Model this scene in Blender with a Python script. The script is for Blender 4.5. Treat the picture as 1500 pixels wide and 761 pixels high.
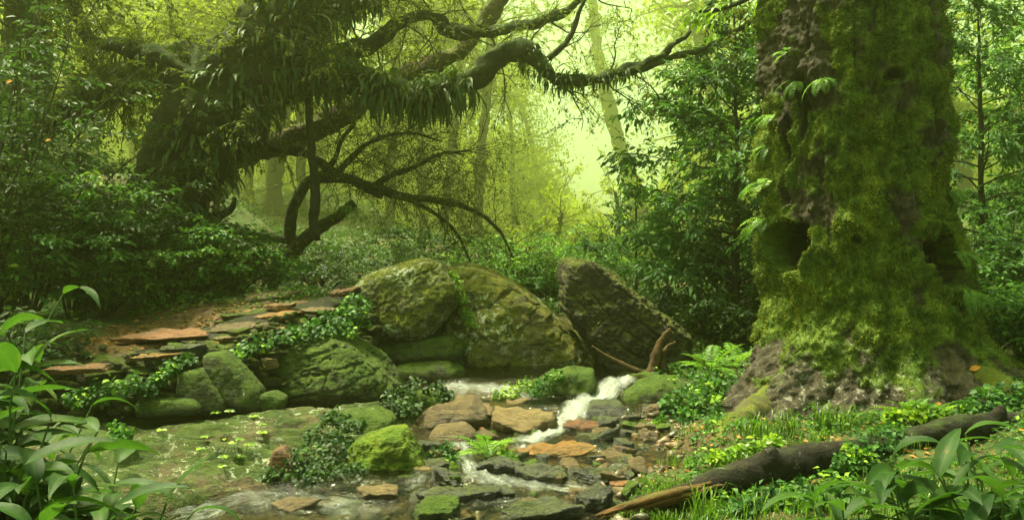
import bpy, math, random
import numpy as np
from mathutils import Vector, Matrix

# ------------------------------------------------------------------ clear
for o in list(bpy.data.objects):
    bpy.data.objects.remove(o)
SC = bpy.context.scene
COL = SC.collection
R = math.radians
rs = np.random.RandomState

# ------------------------------------------------------------------ camera
CAMZ = 1.6
FPX = 1299.0
cam = bpy.data.cameras.new('camera')
cam.lens = 36.0 * FPX / 1500.0
cam.clip_start = 0.05
cam.clip_end = 900
camo = bpy.data.objects.new('camera', cam)
camo.location = (0, 0, CAMZ)
camo.rotation_euler = (R(90), 0, 0)
COL.objects.link(camo)
SC.camera = camo

# ------------------------------------------------------------------ world, sun, exposure
SUN_EL, SUN_AZ = R(67), R(-62)          # azimuth from +Y towards +X: the sun stands high at the side of the glade
w = bpy.data.worlds.new('World')
SC.world = w
w.use_nodes = True
nt = w.node_tree
bg = nt.nodes['Background']
sky = nt.nodes.new('ShaderNodeTexSky')
sky.sky_type = 'NISHITA'
sky.sun_disc = False
sky.sun_elevation = SUN_EL
sky.sun_rotation = SUN_AZ
sky.dust_density = 4.0
sky.air_density = 1.0
tint = nt.nodes.new('ShaderNodeMix')
tint.data_type = 'RGBA'
tint.blend_type = 'MULTIPLY'
tint.inputs[0].default_value = 1.0
tint.inputs[7].default_value = (0.92, 1.0, 0.50, 1)
nt.links.new(sky.outputs[0], tint.inputs[6])
nt.links.new(tint.outputs[2], bg.inputs[0])
bg.inputs[1].default_value = 0.15

sl = bpy.data.lights.new('sun', 'SUN')
sl.energy = 5.0
sl.angle = R(6.0)
sl.color = (1.0, 0.95, 0.74)
so = bpy.data.objects.new('sun', sl)
sd = Vector((math.sin(SUN_AZ) * math.cos(SUN_EL), math.cos(SUN_AZ) * math.cos(SUN_EL), math.sin(SUN_EL)))
so.rotation_euler = (-sd).to_track_quat('-Z', 'Y').to_euler()
so.location = (0, 0, 30)
COL.objects.link(so)

vs = SC.view_settings
vs.view_transform = 'Standard'
vs.look = 'None'
vs.gamma = 1.0
vs.exposure = 1.7
vs.use_curve_mapping = False
cy = SC.cycles
cy.use_denoising = True
cy.max_bounces = 7
cy.diffuse_bounces = 3
cy.transmission_bounces = 4
cy.transparent_max_bounces = 8
cy.volume_bounces = 1
cy.caustics_reflective = False
cy.caustics_refractive = False
cy.sample_clamp_indirect = 4.0

# ------------------------------------------------------------------ helpers: numbers
def P(px, py, Y):
    return np.array([(px - 750.0) * Y / FPX, Y, CAMZ - (py - 380.5) * Y / FPX])

_perm = rs(7).permutation(256)
_perm = np.concatenate([_perm, _perm, _perm])
_grad = rs(8).normal(size=(256, 3))
_grad /= np.linalg.norm(_grad, axis=1)[:, None]

def noise3(p):
    p = np.asarray(p, float)
    i = np.floor(p).astype(int)
    f = p - i
    u = f * f * f * (f * (f * 6 - 15) + 10)
    i &= 255
    res = 0
    for dx in (0, 1):
        wx = u[:, 0] if dx else 1 - u[:, 0]
        a = _perm[(i[:, 0] + dx) & 255]
        for dy in (0, 1):
            wy = u[:, 1] if dy else 1 - u[:, 1]
            b = _perm[a + ((i[:, 1] + dy) & 255)]
            for dz in (0, 1):
                wz = u[:, 2] if dz else 1 - u[:, 2]
                g = _grad[_perm[b + ((i[:, 2] + dz) & 255)]]
                d = f - np.array([dx, dy, dz])
                res = res + wx * wy * wz * np.einsum('ij,ij->i', g, d)
    return res * 1.5

def fbm(p, octv=4, gain=0.5, lac=2.03):
    p = np.asarray(p, float)
    a, s, t = 1.0, 0, 0
    for k in range(octv):
        s = s + a * noise3(p + 13.7 * k)
        t += a
        a *= gain
        p = p * lac
    return s / t * 1.4

def norm(v):
    v = np.asarray(v, float)
    return v / np.maximum(np.linalg.norm(v, axis=-1, keepdims=True), 1e-9)

def interp(x, xs, ys):
    return np.interp(x, xs, ys)

# ------------------------------------------------------------------ helpers: objects
BASE = {}

def mesh_np(name, V, Fs, attrs=None, smooth=True):
    me = bpy.data.meshes.new(name)
    V = np.asarray(V, np.float32)
    Fs = [np.asarray(f, np.int32) for f in (Fs if isinstance(Fs, list) else [Fs]) if len(f)]
    me.vertices.add(len(V))
    me.vertices.foreach_set('co', V.ravel())
    loops = np.concatenate([f.ravel() for f in Fs])
    tot = np.concatenate([np.full(len(f), f.shape[1], np.int32) for f in Fs])
    start = np.concatenate([[0], np.cumsum(tot)[:-1]]).astype(np.int32)
    me.loops.add(len(loops))
    me.loops.foreach_set('vertex_index', loops)
    me.polygons.add(len(tot))
    me.polygons.foreach_set('loop_start', start)
    try:
        me.polygons.foreach_set('loop_total', tot)
    except Exception:
        pass
    me.polygons.foreach_set('use_smooth', np.full(len(tot), smooth, bool))
    for k, a in (attrs or {}).items():
        at = me.attributes.new(k, 'FLOAT', 'POINT')
        at.data.foreach_set('value', np.asarray(a, np.float32))
    me.update(calc_edges=True)
    return me

def tag(o, label=None, cat=None, group=None, kind=None):
    if label: o['label'] = label
    if cat: o['category'] = cat
    if group: o['group'] = group
    if kind or cat: o['kind'] = kind or 'thing'
    return o

def obj(name, VF, mat, parent=None, base=None, attrs=None, smooth=True):
    """VF in world coordinates; stored relative to the thing's base."""
    V, F = VF[0], VF[1]
    if len(VF) > 2 and attrs is None:
        attrs = VF[2]
    if parent is not None:
        b = BASE[parent.name]
    else:
        b = np.zeros(3) if base is None else np.asarray(base, float)
    me = mesh_np(name, np.asarray(V) - b, F, attrs, smooth)
    me.materials.append(mat)
    o = bpy.data.objects.new(name, me)
    COL.objects.link(o)
    if parent is not None:
        o.parent = parent
    else:
        o.location = b
    BASE[o.name] = b
    return o

def thing(name, label, cat, base, group=None):
    o = bpy.data.objects.new(name, None)
    o.empty_display_size = 0.1
    COL.objects.link(o)
    o.location = base
    BASE[o.name] = np.asarray(base, float)
    return tag(o, label, cat, group)

def merge(*vfs):
    Vs, groups, at, off = [], {}, {}, 0
    for vf in vfs:
        V, F = vf[0], vf[1]
        for f in (F if isinstance(F, list) else [F]):
            if len(f):
                f = np.asarray(f)
                groups.setdefault(f.shape[1], []).append(f + off)
        if len(vf) > 2:
            for k, a in vf[2].items():
                at.setdefault(k, []).append(a)
        Vs.append(V)
        off += len(V)
    out = [np.concatenate(Vs), [np.concatenate(g) for g in groups.values()]]
    if at:
        out.append({k: np.concatenate(a) for k, a in at.items()})
    return tuple(out)

# ------------------------------------------------------------------ helpers: geometry
def spline(pts, n):
    """Catmull-Rom through rows of pts (any columns), n samples."""
    p = np.asarray(pts, float)
    if len(p) == 2:
        t = np.linspace(0, 1, n)[:, None]
        return p[0] * (1 - t) + p[1] * t
    q = np.concatenate([[2 * p[0] - p[1]], p, [2 * p[-1] - p[-2]]])
    d = np.concatenate([[0], np.cumsum(np.linalg.norm(np.diff(p[:, :3], axis=0), axis=1))])
    s = np.linspace(0, d[-1], n)
    k = np.clip(np.searchsorted(d, s, 'right') - 1, 0, len(p) - 2)
    t = ((s - d[k]) / np.maximum(d[k + 1] - d[k], 1e-9))[:, None]
    a, b, c, e = q[k], q[k + 1], q[k + 2], q[k + 3]
    return 0.5 * (2 * b + (c - a) * t + (2 * a - 5 * b + 4 * c - e) * t ** 2 + (3 * b - a - 3 * c + e) * t ** 3)

def tube(pts, rad, sides=8, cap=True, twist=0.0):
    p = np.asarray(pts, float)
    n = len(p)
    rad = np.broadcast_to(np.asarray(rad, float), (n,))
    T = norm(np.gradient(p, axis=0))
    ref = np.array([0.0, 0, 1]) if abs(T[0][2]) < 0.9 else np.array([0, 1.0, 0])
    u = norm(np.cross(T[0], ref))
    U = np.zeros_like(p)
    for i in range(n):
        u = u - T[i] * np.dot(u, T[i])
        u = u / max(np.linalg.norm(u), 1e-9)
        U[i] = u
    W = np.cross(T, U)
    a = np.linspace(0, 2 * np.pi, sides, endpoint=False)
    V = p[:, None] + rad[:, None, None] * (np.cos(a)[None, :, None] * U[:, None] + np.sin(a)[None, :, None] * W[:, None])
    V = V.reshape(-1, 3)
    i = np.arange(n - 1)[:, None] * sides
    j = np.arange(sides)[None]
    j2 = (j + 1) % sides
    F = np.stack([i + j, i + j2, i + sides + j2, i + sides + j], -1).reshape(-1, 4)
    Fs = [F]
    if cap:
        V = np.concatenate([V, [p[0], p[-1]]])
        c0, c1 = n * sides, n * sides + 1
        j = np.arange(sides)
        Fs.append(np.concatenate([np.stack([np.full(sides, c0), (j + 1) % sides, j], -1),
                                  np.stack([np.full(sides, c1), (n - 1) * sides + j, (n - 1) * sides + (j + 1) % sides], -1)]))
    return V, Fs

def gnarl(VF, amp, scale, seed=0, centre=None):
    """push vertices of a tube about by noise (bark knots)."""
    V, F = VF[0], VF[1]
    q = V * scale + seed * 17.3
    d = np.stack([fbm(q, 4), fbm(q + 31.7, 4), fbm(q + 63.1, 4)], -1)
    d = d + .35 * np.stack([fbm(q * 3.3 + 5, 3), fbm(q * 3.3 + 41, 3), fbm(q * 3.3 + 77, 3)], -1)
    return (V + d * amp,) + tuple(VF[1:])

def limb(pts, widths, sides=14, n=60, amp=0.03, seed=0, mod=.16):
    s = spline(np.concatenate([np.asarray(pts, float), np.asarray(widths, float)[:, None]], 1), n)
    rad = np.maximum(s[:, 3], 0.002)
    p = s[:, :3]
    arc = np.concatenate([[0], np.cumsum(np.linalg.norm(np.diff(p, axis=0), axis=1))])
    k = fbm(np.stack([arc / max(rad.mean() * 5, .02), np.full(n, seed * 3.1), np.zeros(n)], -1), 2)
    return gnarl(tube(p, rad * (1 + mod * k), sides), min(amp, rad.mean() * .8), 2.6, seed), p, rad

def limb_px(rows, Y, sides=14, n=60, amp=0.03, seed=0):
    """rows of (px, py, half width px[, Y])"""
    pts, ws = [], []
    for r in rows:
        y = r[3] if len(r) > 3 else Y
        pts.append(P(r[0], r[1], y))
        ws.append(r[2] * y / FPX)
    return limb(pts, ws, sides, n, amp, seed)

# leaf templates: columns along, across, lift; faces
LEAF4 = (np.array([[0, 0, 0], [.42, .5, .10], [1, 0, -.10], [.42, -.5, .10]]), np.array([[0, 2, 1], [0, 3, 2]]))
LEAF7 = (np.array([[0, 0, 0], [.28, .42, .07], [.28, 0, 0], [.28, -.42, .07], [.66, .40, .03], [.66, 0, -.05], [.66, -.40, .03], [1, 0, -.18]]),
         np.array([[0, 2, 1], [0, 3, 2], [1, 2, 5], [1, 5, 4], [2, 3, 6], [2, 6, 5], [4, 5, 7], [5, 6, 7]]))

def leaves(Pp, D, N, L, wr=0.45, tmpl=LEAF4, rnd=None, rng=None):
    n = len(Pp)
    D = norm(D)
    S = norm(np.cross(D, N))
    U = np.cross(S, D)
    L = np.broadcast_to(np.asarray(L, float), (n,))
    T, F = tmpl
    V = (Pp[:, None] + L[:, None, None] * (T[None, :, 0:1] * D[:, None] + T[None, :, 1:2] * wr * S[:, None] + T[None, :, 2:3] * U[:, None]))
    k = len(T)
    Fa = (F[None] + (np.arange(n) * k)[:, None, None]).reshape(-1, F.shape[1])
    if rnd is None:
        rnd = (rng or rs(1)).rand(n)
    return V.reshape(-1, 3), [Fa], {'rnd': np.repeat(rnd, k)}

def strip_leaf(base, d0, up, L, W, nseg=8, droop=1.0, fold=0.25, wave=0.0, rng=None, rnd=0.5, shape='lance'):
    """one broad leaf with a folded midrib that arches over."""
    t = np.linspace(0, 1, nseg + 1)
    d0 = norm(d0)
    ang = -droop * t
    side = norm(np.cross(d0, [0, 0, 1.0]) + 1e-6)
    upv = np.cross(side, d0)
    dirs = np.cos(ang)[:, None] * d0 + np.sin(ang)[:, None] * upv
    mid = np.asarray(base) + np.concatenate([[np.zeros(3)], np.cumsum(dirs[:-1] * (L / nseg), 0)])
    nrm = np.cross(side[None], dirs)
    if shape == 'lance':
        wv = np.sin(np.pi * t ** 0.75) ** 0.85
    else:
        wv = np.sin(np.pi * np.clip(t, 0, 1) ** 0.6) ** 0.7
    wv[0], wv[-1] = 0.06, 0.0
    roll = up
    s2 = norm(side * math.cos(roll) + np.zeros(3))
    sv = math.cos(roll) * side[None] + math.sin(roll) * nrm
    nv = -math.sin(roll) * side[None] + math.cos(roll) * nrm
    wob = wave * W * np.sin(t * 17 + (rnd * 9))[:, None] * nv
    hw = (W * wv)[:, None]
    rows = [mid - hw * sv + fold * hw * nv + wob, mid - .5 * hw * sv + fold * .35 * hw * nv, mid,
            mid + .5 * hw * sv + fold * .35 * hw * nv, mid + hw * sv + fold * hw * nv - wob]
    V = np.stack(rows, 1).reshape(-1, 3)
    i = np.arange(nseg)[:, None] * 5
    j = np.arange(4)[None]
    F = np.stack([i + j, i + j + 1, i + j + 6, i + j + 5], -1).reshape(-1, 4)
    across = np.tile(np.array([1, .5, 0, .5, 1.0]), nseg + 1)
    return V, [F], {'rnd': np.full(len(V), rnd), 'across': across}

def ico(sub):
    key = 'ico%d' % sub
    if key not in BASE:
        import bmesh
        bm = bmesh.new()
        bmesh.ops.create_icosphere(bm, subdivisions=sub, radius=1.0)
        V = np.array([v.co[:] for v in bm.verts])
        F = np.array([[v.index for v in f.verts] for f in bm.faces])
        bm.free()
        BASE[key] = (norm(V), F)
    return BASE[key]

def polytope(planes_n, planes_d, sub, k=16):
    V, F = ico(sub)
    dots = V @ np.asarray(planes_n).T
    q = np.maximum(dots, 0) / np.asarray(planes_d)[None]
    r = (q ** k).sum(1) ** (-1.0 / k)
    return V * r[:, None], F

def roughen(V, size, seed, big=.09, mid=.035, fine=.012, strata=0.0, sdir=(0.2, 0, 1), sfreq=7.0, crack=.035):
    d = norm(V)
    q = V / size
    h = big * fbm(q * 1.1 + seed, 2) + mid * fbm(q * 4 + seed * 2, 3) + fine * fbm(q * 15 + seed, 3)
    rg = np.abs(fbm(q * np.array([1.1, 1.1, 2.2]) + seed * 3.3 + .35 * fbm(q * 3 + seed, 2)[:, None], 3))
    h = h - crack * np.clip(1 - rg / .05, 0, 1)
    if strata:
        s = (q @ norm(np.array(sdir, float))) * sfreq + 0.6 * fbm(q * 1.4 + seed, 2)
        tri = np.abs((s % 1.0) - 0.5) * 2
        step = np.clip(tri * 5, 0, 1)
        amp = 0.6 + 0.7 * fbm(np.stack([np.floor(s) * 3.3, q[:, 0] * .8, q[:, 1] * .8], -1) + seed, 2)
        h = h + strata * (step * 0.6 + amp * 0.5 - 0.6)
    return V + d * (h * size)[:, None]

def hullplanes(poly, Y):
    """convex outline (px) -> centre and outward edge planes in x,z at depth Y."""
    pts = np.array([[P(a, b, Y)[0], P(a, b, Y)[2]] for a, b in poly])
    # convex hull
    idx = np.lexsort((pts[:, 1], pts[:, 0]))
    s = pts[idx]
    def half(seq):
        h = []
        for p in seq:
            while len(h) >= 2 and np.cross(h[-1] - h[-2], p - h[-2]) <= 0:
                h.pop()
            h.append(p)
        return h
    lo, up = half(list(s)), half(list(s[::-1]))
    hull = np.array(lo[:-1] + up[:-1])
    c = hull.mean(0)
    c = (c + (hull.max(0) + hull.min(0)) / 2) / 2
    n, d = [], []
    for i in range(len(hull)):
        a, b = hull[i], hull[(i + 1) % len(hull)]
        e = b - a
        nn = np.array([e[1], -e[0]])
        nn /= np.linalg.norm(nn)
        n.append((nn[0], nn[1]))
        d.append(max(np.dot(nn, a - c), 0.02))
    return c, n, d, hull

def boulder(name, label, poly, Y, hd, mat, sub=5, seed=1, big=.06, mid=.03, fine=.012, strata=0.0, sdir=(0.2, 0, 1), sfreq=7.0,
            k=18, lean=0.25, cat='boulder', group=None, faces=None):
    rng = rs(seed)
    c, n2, d2, hull = hullplanes(poly, Y)
    N, D = [], []
    for (nx, nz), d in zip(n2, d2):
        N.append((nx, 0, nz)); D.append(d * 1.03)
        for sy in (-1, 1):
            t = rng.uniform(.5, .8) if sy < 0 else .7
            v = norm(np.array([nx, sy * t, nz]))
            N.append(v)
            # bevel plane: cuts the corner between the edge plane and the front or back face
            D.append((d * 1.0 + t * hd * 0.72) / math.hypot(1, t))
    f = faces or [(0.12, -1, lean), (-0.25, -1, lean * .6)]
    for a in f:
        N.append(norm(np.array(a, float))); D.append(hd * rng.uniform(.9, 1.0))
    N.append((0, 1, 0)); D.append(hd)
    V, F = polytope(np.array([norm(np.array(a, float)) for a in N]), np.array(D), sub, k)
    size = max(hull.max(0) - hull.min(0)) / 2
    V = roughen(V, size, seed, big, mid, fine, strata, sdir, sfreq)
    V = V + np.array([c[0], Y, c[1]])
    base = np.array([c[0], Y, V[:, 2].min()])
    o = obj(name, (V, F), mat, base=base)
    return tag(o, label, cat, group)

def slabV(c, w_, d_, h_, rot, sub=4, seed=1, rough=1.0, k=20, strata=0.03):
    rng = rs(seed)
    N, D = [], []
    m = rng.randint(5, 8)
    a0 = rng.rand() * 6.28
    for i in range(m):
        a = a0 + i * 2 * np.pi / m + rng.uniform(-.42, .42)
        n = np.array([math.cos(a), math.sin(a), rng.uniform(-.25, .15)])
        N.append(norm(n)); D.append(rng.uniform(.62, 1.0))
    N.append(norm(np.array([rng.uniform(-.3, .3), rng.uniform(-.3, .3), 1]))); D.append(1.0)
    N.append(norm(np.array([rng.uniform(-.9, .9), rng.uniform(-.9, .9), 1]))); D.append(rng.uniform(.75, .95))
    N.append((0, 0, -1)); D.append(1.0)
    sc = np.array([w_ / 2, d_ / 2, h_ / 2])
    V0, F = ico(sub)
    dots = V0 @ np.array(N).T
    # flatten in unit space then scale
    q = np.maximum(dots, 0) / np.array(D)[None]
    r = (q ** k).sum(1) ** (-1.0 / k)
    V = V0 * r[:, None] * sc
    s = (w_ + d_) / 4
    q = V / s
    V = V + norm(V / sc ** 1.0) * ((.15 * fbm(q * 1.5 + seed, 2) + .10 * fbm(q * 4 + seed, 3) + .04 * fbm(q * 13 + seed, 3) - .05 * np.clip(1 - np.abs(fbm(q * 1.7 + seed * 2.1, 3)) / .06, 0, 1)) * rough * s * np.array([1.0]))[:, None] * np.minimum(1, h_ / s + .5)
    if strata:
        st = np.floor((V[:, 2] / h_) * 4 + .8 * fbm(q * 1.2 + seed, 2))
        V[:, :2] *= (1 + strata * np.sin(st * 12.9 + seed))[:, None]
    M = np.array(Matrix.Rotation(rot[2], 3, 'Z') @ Matrix.Rotation(rot[1], 3, 'Y') @ Matrix.Rotation(rot[0], 3, 'X'))
    return V @ M.T + np.asarray(c), F

def slab(name, label, c, w_, d_, h_, rot, mat, sub=4, seed=1, cat='rock', group=None, rough=1.0, k=20):
    V, F = slabV(c, w_, d_, h_, rot, sub, seed, rough, k)
    base = np.array([c[0], c[1], V[:, 2].min()])
    return tag(obj(name, (V, F), mat, base=base), label, cat, group)

# ------------------------------------------------------------------ materials
def mat_new(name):
    m = bpy.data.materials.new(name)
    m.use_nodes = True
    nt = m.node_tree
    nt.nodes.clear()
    out = nt.nodes.new('ShaderNodeOutputMaterial')
    return m, nt, out

class G:
    """tiny node-graph helper"""
    def __init__(s, nt): s.nt = nt
    def n(s, t, **kw):
        x = s.nt.nodes.new(t)
        for k, v in kw.items(): setattr(x, k, v)
        return x
    def lk(s, a, b): s.nt.links.new(a, b)
    def put(s, sock, v):
        if hasattr(v, 'links') or isinstance(v, bpy.types.NodeSocket): s.lk(v, sock)
        elif isinstance(v, tuple) and len(v) == 3 and sock.type == 'RGBA': sock.default_value = (*v, 1)
        else: sock.default_value = v
    def coord(s, rand=True):
        tc = s.n('ShaderNodeTexCoord')
        if not rand: return tc.outputs['Object']
        oi = s.n('ShaderNodeObjectInfo')
        mul = s.n('ShaderNodeMath', operation='MULTIPLY'); s.lk(oi.outputs['Random'], mul.inputs[0]); mul.inputs[1].default_value = 57.0
        ad = s.n('ShaderNodeVectorMath', operation='ADD'); s.lk(tc.outputs['Object'], ad.inputs[0]); s.lk(mul.outputs[0], ad.inputs[1])
        return ad.outputs[0]
    def noise(s, v, scale, detail=4, rough=.55, dist=0.0):
        x = s.n('ShaderNodeTexNoise'); s.lk(v, x.inputs['Vector'])
        x.inputs['Scale'].default_value = scale; x.inputs['Detail'].default_value = detail
        x.inputs['Roughness'].default_value = rough; x.inputs['Distortion'].default_value = dist
        return x.outputs['Fac']
    def voro(s, v, scale, feature='F1'):
        x = s.n('ShaderNodeTexVoronoi', feature=feature); s.lk(v, x.inputs['Vector']); x.inputs['Scale'].default_value = scale
        return x.outputs['Distance']
    def mapr(s, v, a, b, c=0.0, d=1.0):
        x = s.n('ShaderNodeMapRange'); s.put(x.inputs[0], v)
        for i, k in enumerate((a, b, c, d)): x.inputs[i + 1].default_value = k
        return x.outputs[0]
    def mix(s, f, a, b, mode='MIX'):
        x = s.n('ShaderNodeMix', data_type='RGBA', blend_type=mode)
        s.put(x.inputs[0], f); s.put(x.inputs[6], a); s.put(x.inputs[7], b)
        return x.outputs[2]
    def math(s, op, a, b=0.0, clamp=False):
        x = s.n('ShaderNodeMath', operation=op, use_clamp=clamp); s.put(x.inputs[0], a); s.put(x.inputs[1], b)
        return x.outputs[0]
    def ramp(s, v, stops):
        x = s.n('ShaderNodeValToRGB'); s.put(x.inputs[0], v)
        cr = x.color_ramp
        while len(cr.elements) < len(stops): cr.elements.new(.5)
        for e, (p, c) in zip(cr.elements, stops):
            e.position = p; e.color = (*c, 1) if len(c) == 3 else c
        return x.outputs[0]
    def sep(s, v):
        x = s.n('ShaderNodeSeparateXYZ'); s.lk(v, x.inputs[0]); return x.outputs
    def mapping(s, v, scale=(1, 1, 1), rot=(0, 0, 0)):
        x = s.n('ShaderNodeMapping'); s.lk(v, x.inputs[0]); x.inputs['Scale'].default_value = scale; x.inputs['Rotation'].default_value = rot
        return x.outputs[0]
    def bump(s, h, strength=.5, dist=.02, nrm=None):
        x = s.n('ShaderNodeBump'); s.put(x.inputs['Height'], h)
        x.inputs['Strength'].default_value = strength; x.inputs['Distance'].default_value = dist
        if nrm is not None: s.lk(nrm, x.inputs['Normal'])
        return x.outputs[0]
    def attr(s, name):
        x = s.n('ShaderNodeAttribute'); x.attribute_name = name; return x.outputs['Fac']
    def principled(s, col, rough=.8, nrm=None, spec=.5):
        x = s.n('ShaderNodeBsdfPrincipled'); s.put(x.inputs['Base Color'], col); s.put(x.inputs['Roughness'], rough)
        s.put(x.inputs['Specular IOR Level'], spec)
        if nrm is not None: s.lk(nrm, x.inputs['Normal'])
        return x.outputs[0]

def rock_mat(name, c1, c2, moss1, moss2, moss=.5, lichen=0.0, wet=0.0, up=.55, strata=(0.15, 0, 1), scale=1.0, stain=None, lam=.45):
    """moss 0..1 = how much of the surface is overgrown"""
    m, nt, out = mat_new(name)
    g = G(nt)
    v = g.coord()
    big = g.noise(v, 2.2 * scale, 5, .6)
    med = g.noise(v, 9 * scale, 6, .65)
    fine = g.noise(v, 45 * scale, 5, .7)
    lay = g.noise(g.mapping(v, (2.0, 2.0, 14.0), (0, math.atan2(strata[0], strata[2]), 0)), 1.2 * scale, 5, .6, .4)
    st = g.mix(g.mapr(lay, .35, .68), c1, c2)
    st = g.mix(g.mapr(fine, .35, .7, 0, .6), st, tuple(a * .45 for a in c1))
    if stain:
        st = g.mix(g.mapr(g.noise(v, 3.1 * scale, 4, .6), .45, .62, 0, .8), st, stain)
    geo = g.n('ShaderNodeNewGeometry')
    nz = g.sep(geo.outputs['Normal'])[2]
    # moss where the stone faces the sky and where damp patches are
    f = g.math('ADD', g.math('MULTIPLY', nz, up * .35), g.math('ADD', g.math('MULTIPLY', big, .9), g.math('MULTIPLY', med, .45)))
    th = 1.18 - moss * .75
    mask = g.mapr(f, th - .09, th + .10)
    mcol = g.mix(g.mapr(g.noise(v, 6 * scale, 5, .7), .35, .65), moss1, moss2)
    mcol = g.mix(g.mapr(g.noise(v, 60 * scale, 3, .7), .4, .7, 0, .55), mcol, tuple(a * .35 for a in moss1))
    col = g.mix(mask, st, mcol)
    spk = g.noise(v, 26 * scale, 6, .8)
    col = g.mix(g.mapr(spk, .50, .66, 0, .62), col, tuple(a * .30 for a in c1))
    col = g.mix(g.mapr(g.noise(v, 5.0 * scale, 6, .75), .54, .64, 0, .5), col, tuple(a * .55 for a in c1))
    if lichen:
        l = g.noise(v, 13 * scale, 6, .8)
        lm = g.math('MULTIPLY', g.mapr(l, .66 - lichen * .13, .70 - lichen * .13), g.mapr(g.noise(v, 2.0 * scale, 2), .45, .6))
        col = g.mix(lm, col, (.42, .45, .33))
    mb = g.math('MULTIPLY', g.noise(v, 70 * scale, 4, .75), mask)
    crack = g.mapr(g.noise(g.mapping(v, (3, 3, 22), (0, math.atan2(strata[0], strata[2]), 0)), 1.6 * scale, 5, .7), .3, .7)
    h = g.math('ADD', g.math('ADD', g.math('MULTIPLY', med, .8), g.math('MULTIPLY', crack, lam)), g.math('ADD', g.math('MULTIPLY', fine, .3), g.math('MULTIPLY', mb, .5)))
    h = g.math('ADD', h, g.math('MULTIPLY', spk, .8))
    nr = g.bump(h, 1.0, .05)
    ro = g.mapr(mask, 0, 1, .75 - .5 * wet, .95)
    sh = g.principled(col, ro, nr, .25 + .35 * wet)
    g.lk(sh, out.inputs[0])
    return m

def bark_mat(name, c1, c2, moss1, moss2, moss=.5, vert=True, lichen=0.0, up=.3, scale=1.0, orange=None, by_attr=False):
    m, nt, out = mat_new(name)
    g = G(nt)
    v = g.coord(False)
    vv = g.mapping(v, (9, 9, 1.6)) if vert else g.mapping(v, (2, 7, 7))
    fib = g.noise(vv, 1.6 * scale, 6, .65, .5)
    big = g.noise(v, 1.6 * scale, 5, .6)
    med = g.noise(v, 8 * scale, 6, .65)
    fine = g.noise(v, 50 * scale, 4, .7)
    c = g.mix(g.mapr(fib, .35, .68), c1, c2)
    if orange:
        c = g.mix(g.mapr(g.noise(vv, .7, 3), .52, .62), c, orange)
    geo = g.n('ShaderNodeNewGeometry')
    nz = g.sep(geo.outputs['Normal'])[2]
    f = g.math('ADD', g.math('MULTIPLY', nz, up), g.math('ADD', g.math('MULTIPLY', big, .9), g.math('MULTIPLY', med, .5)))
    th = 1.2 - moss * .8
    if by_attr:
        f = g.math('ADD', g.attr('moss'), g.math('MULTIPLY', g.math('SUBTRACT', med, .5), .9)); th = 0.0
    mask = g.mapr(f, th - .1, th + .1)
    mc = g.mix(g.mapr(g.noise(v, 4.5 * scale, 5, .7), .36, .64), moss1, moss2)
    mc = g.mix(g.mapr(fine, .42, .68, 0, .65), mc, tuple(a * .3 for a in moss1))
    col = g.mix(mask, c, mc)
    if by_attr:
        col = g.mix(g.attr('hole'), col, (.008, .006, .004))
    if lichen:
        l = g.noise(v, 14 * scale, 6, .75)
        if by_attr:
            lichen = g.math('MULTIPLY', g.attr('lichen'), .45); lm = g.math('MULTIPLY', g.mapr(l, .54, .60), lichen); lichen = 0
            col = g.mix(lm, col, (.42, .41, .36))
        col = g.mix(g.mapr(l, .62, .66, 0, lichen), col, (.4, .42, .36))
    h = g.math('ADD', g.math('MULTIPLY', fib, 1.0), g.math('ADD', g.math('MULTIPLY', med, .6), g.math('MULTIPLY', fine, .45)))
    sh = g.principled(col, .9, g.bump(h, .9, .03), .2)
    g.lk(sh, out.inputs[0])
    return m

def leaf_mat(name, dark, mid, light, rough=.45, trans=.4, tcol=None, spec=.35, vein=False, young=None):
    m, nt, out = mat_new(name)
    g = G(nt)
    r = g.attr('rnd')
    stops = [(0, dark), (.55, mid), (.92, light)]
    if young: stops.append((.985, young))
    col = g.ramp(r, stops)
    if vein:
        a = g.attr('across')
        v = g.coord(False)
        ve = g.mapr(a, 0.0, .10, 1, 0)
        col = g.mix(g.math('MULTIPLY', ve, .55), col, tuple(min(1, x * 1.8) for x in light))
        col = g.mix(g.mapr(g.noise(v, 9, 4), .35, .7, 0, .45), col, tuple(x * .6 for x in dark))
    if vein:
        sp = g.noise(g.coord(False), 23, 3, .6)
        col = g.mix(g.mapr(sp, .64, .70, 0, .8), col, (.10, .075, .02))
        col = g.mix(g.mapr(g.noise(g.coord(False), 3.0, 2), .58, .72, 0, .5), col, (.09, .11, .018))
    nr = None
    if vein:
        vv = g.mapping(v, (14, 14, 14))
        nr = g.bump(g.noise(vv, 1.5, 3), .35, .01)
    bs = g.principled(col, rough, nr, spec)
    tr = g.n('ShaderNodeBsdfTranslucent')
    tc = g.mix(.5, col, tcol) if tcol else col
    g.lk(tc, tr.inputs[0])
    mx = g.n('ShaderNodeMixShader')
    mx.inputs[0].default_value = trans
    g.lk(bs, mx.inputs[1]); g.lk(tr.outputs[0], mx.inputs[2])
    g.lk(mx.outputs[0], out.inputs[0])
    return m

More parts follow.
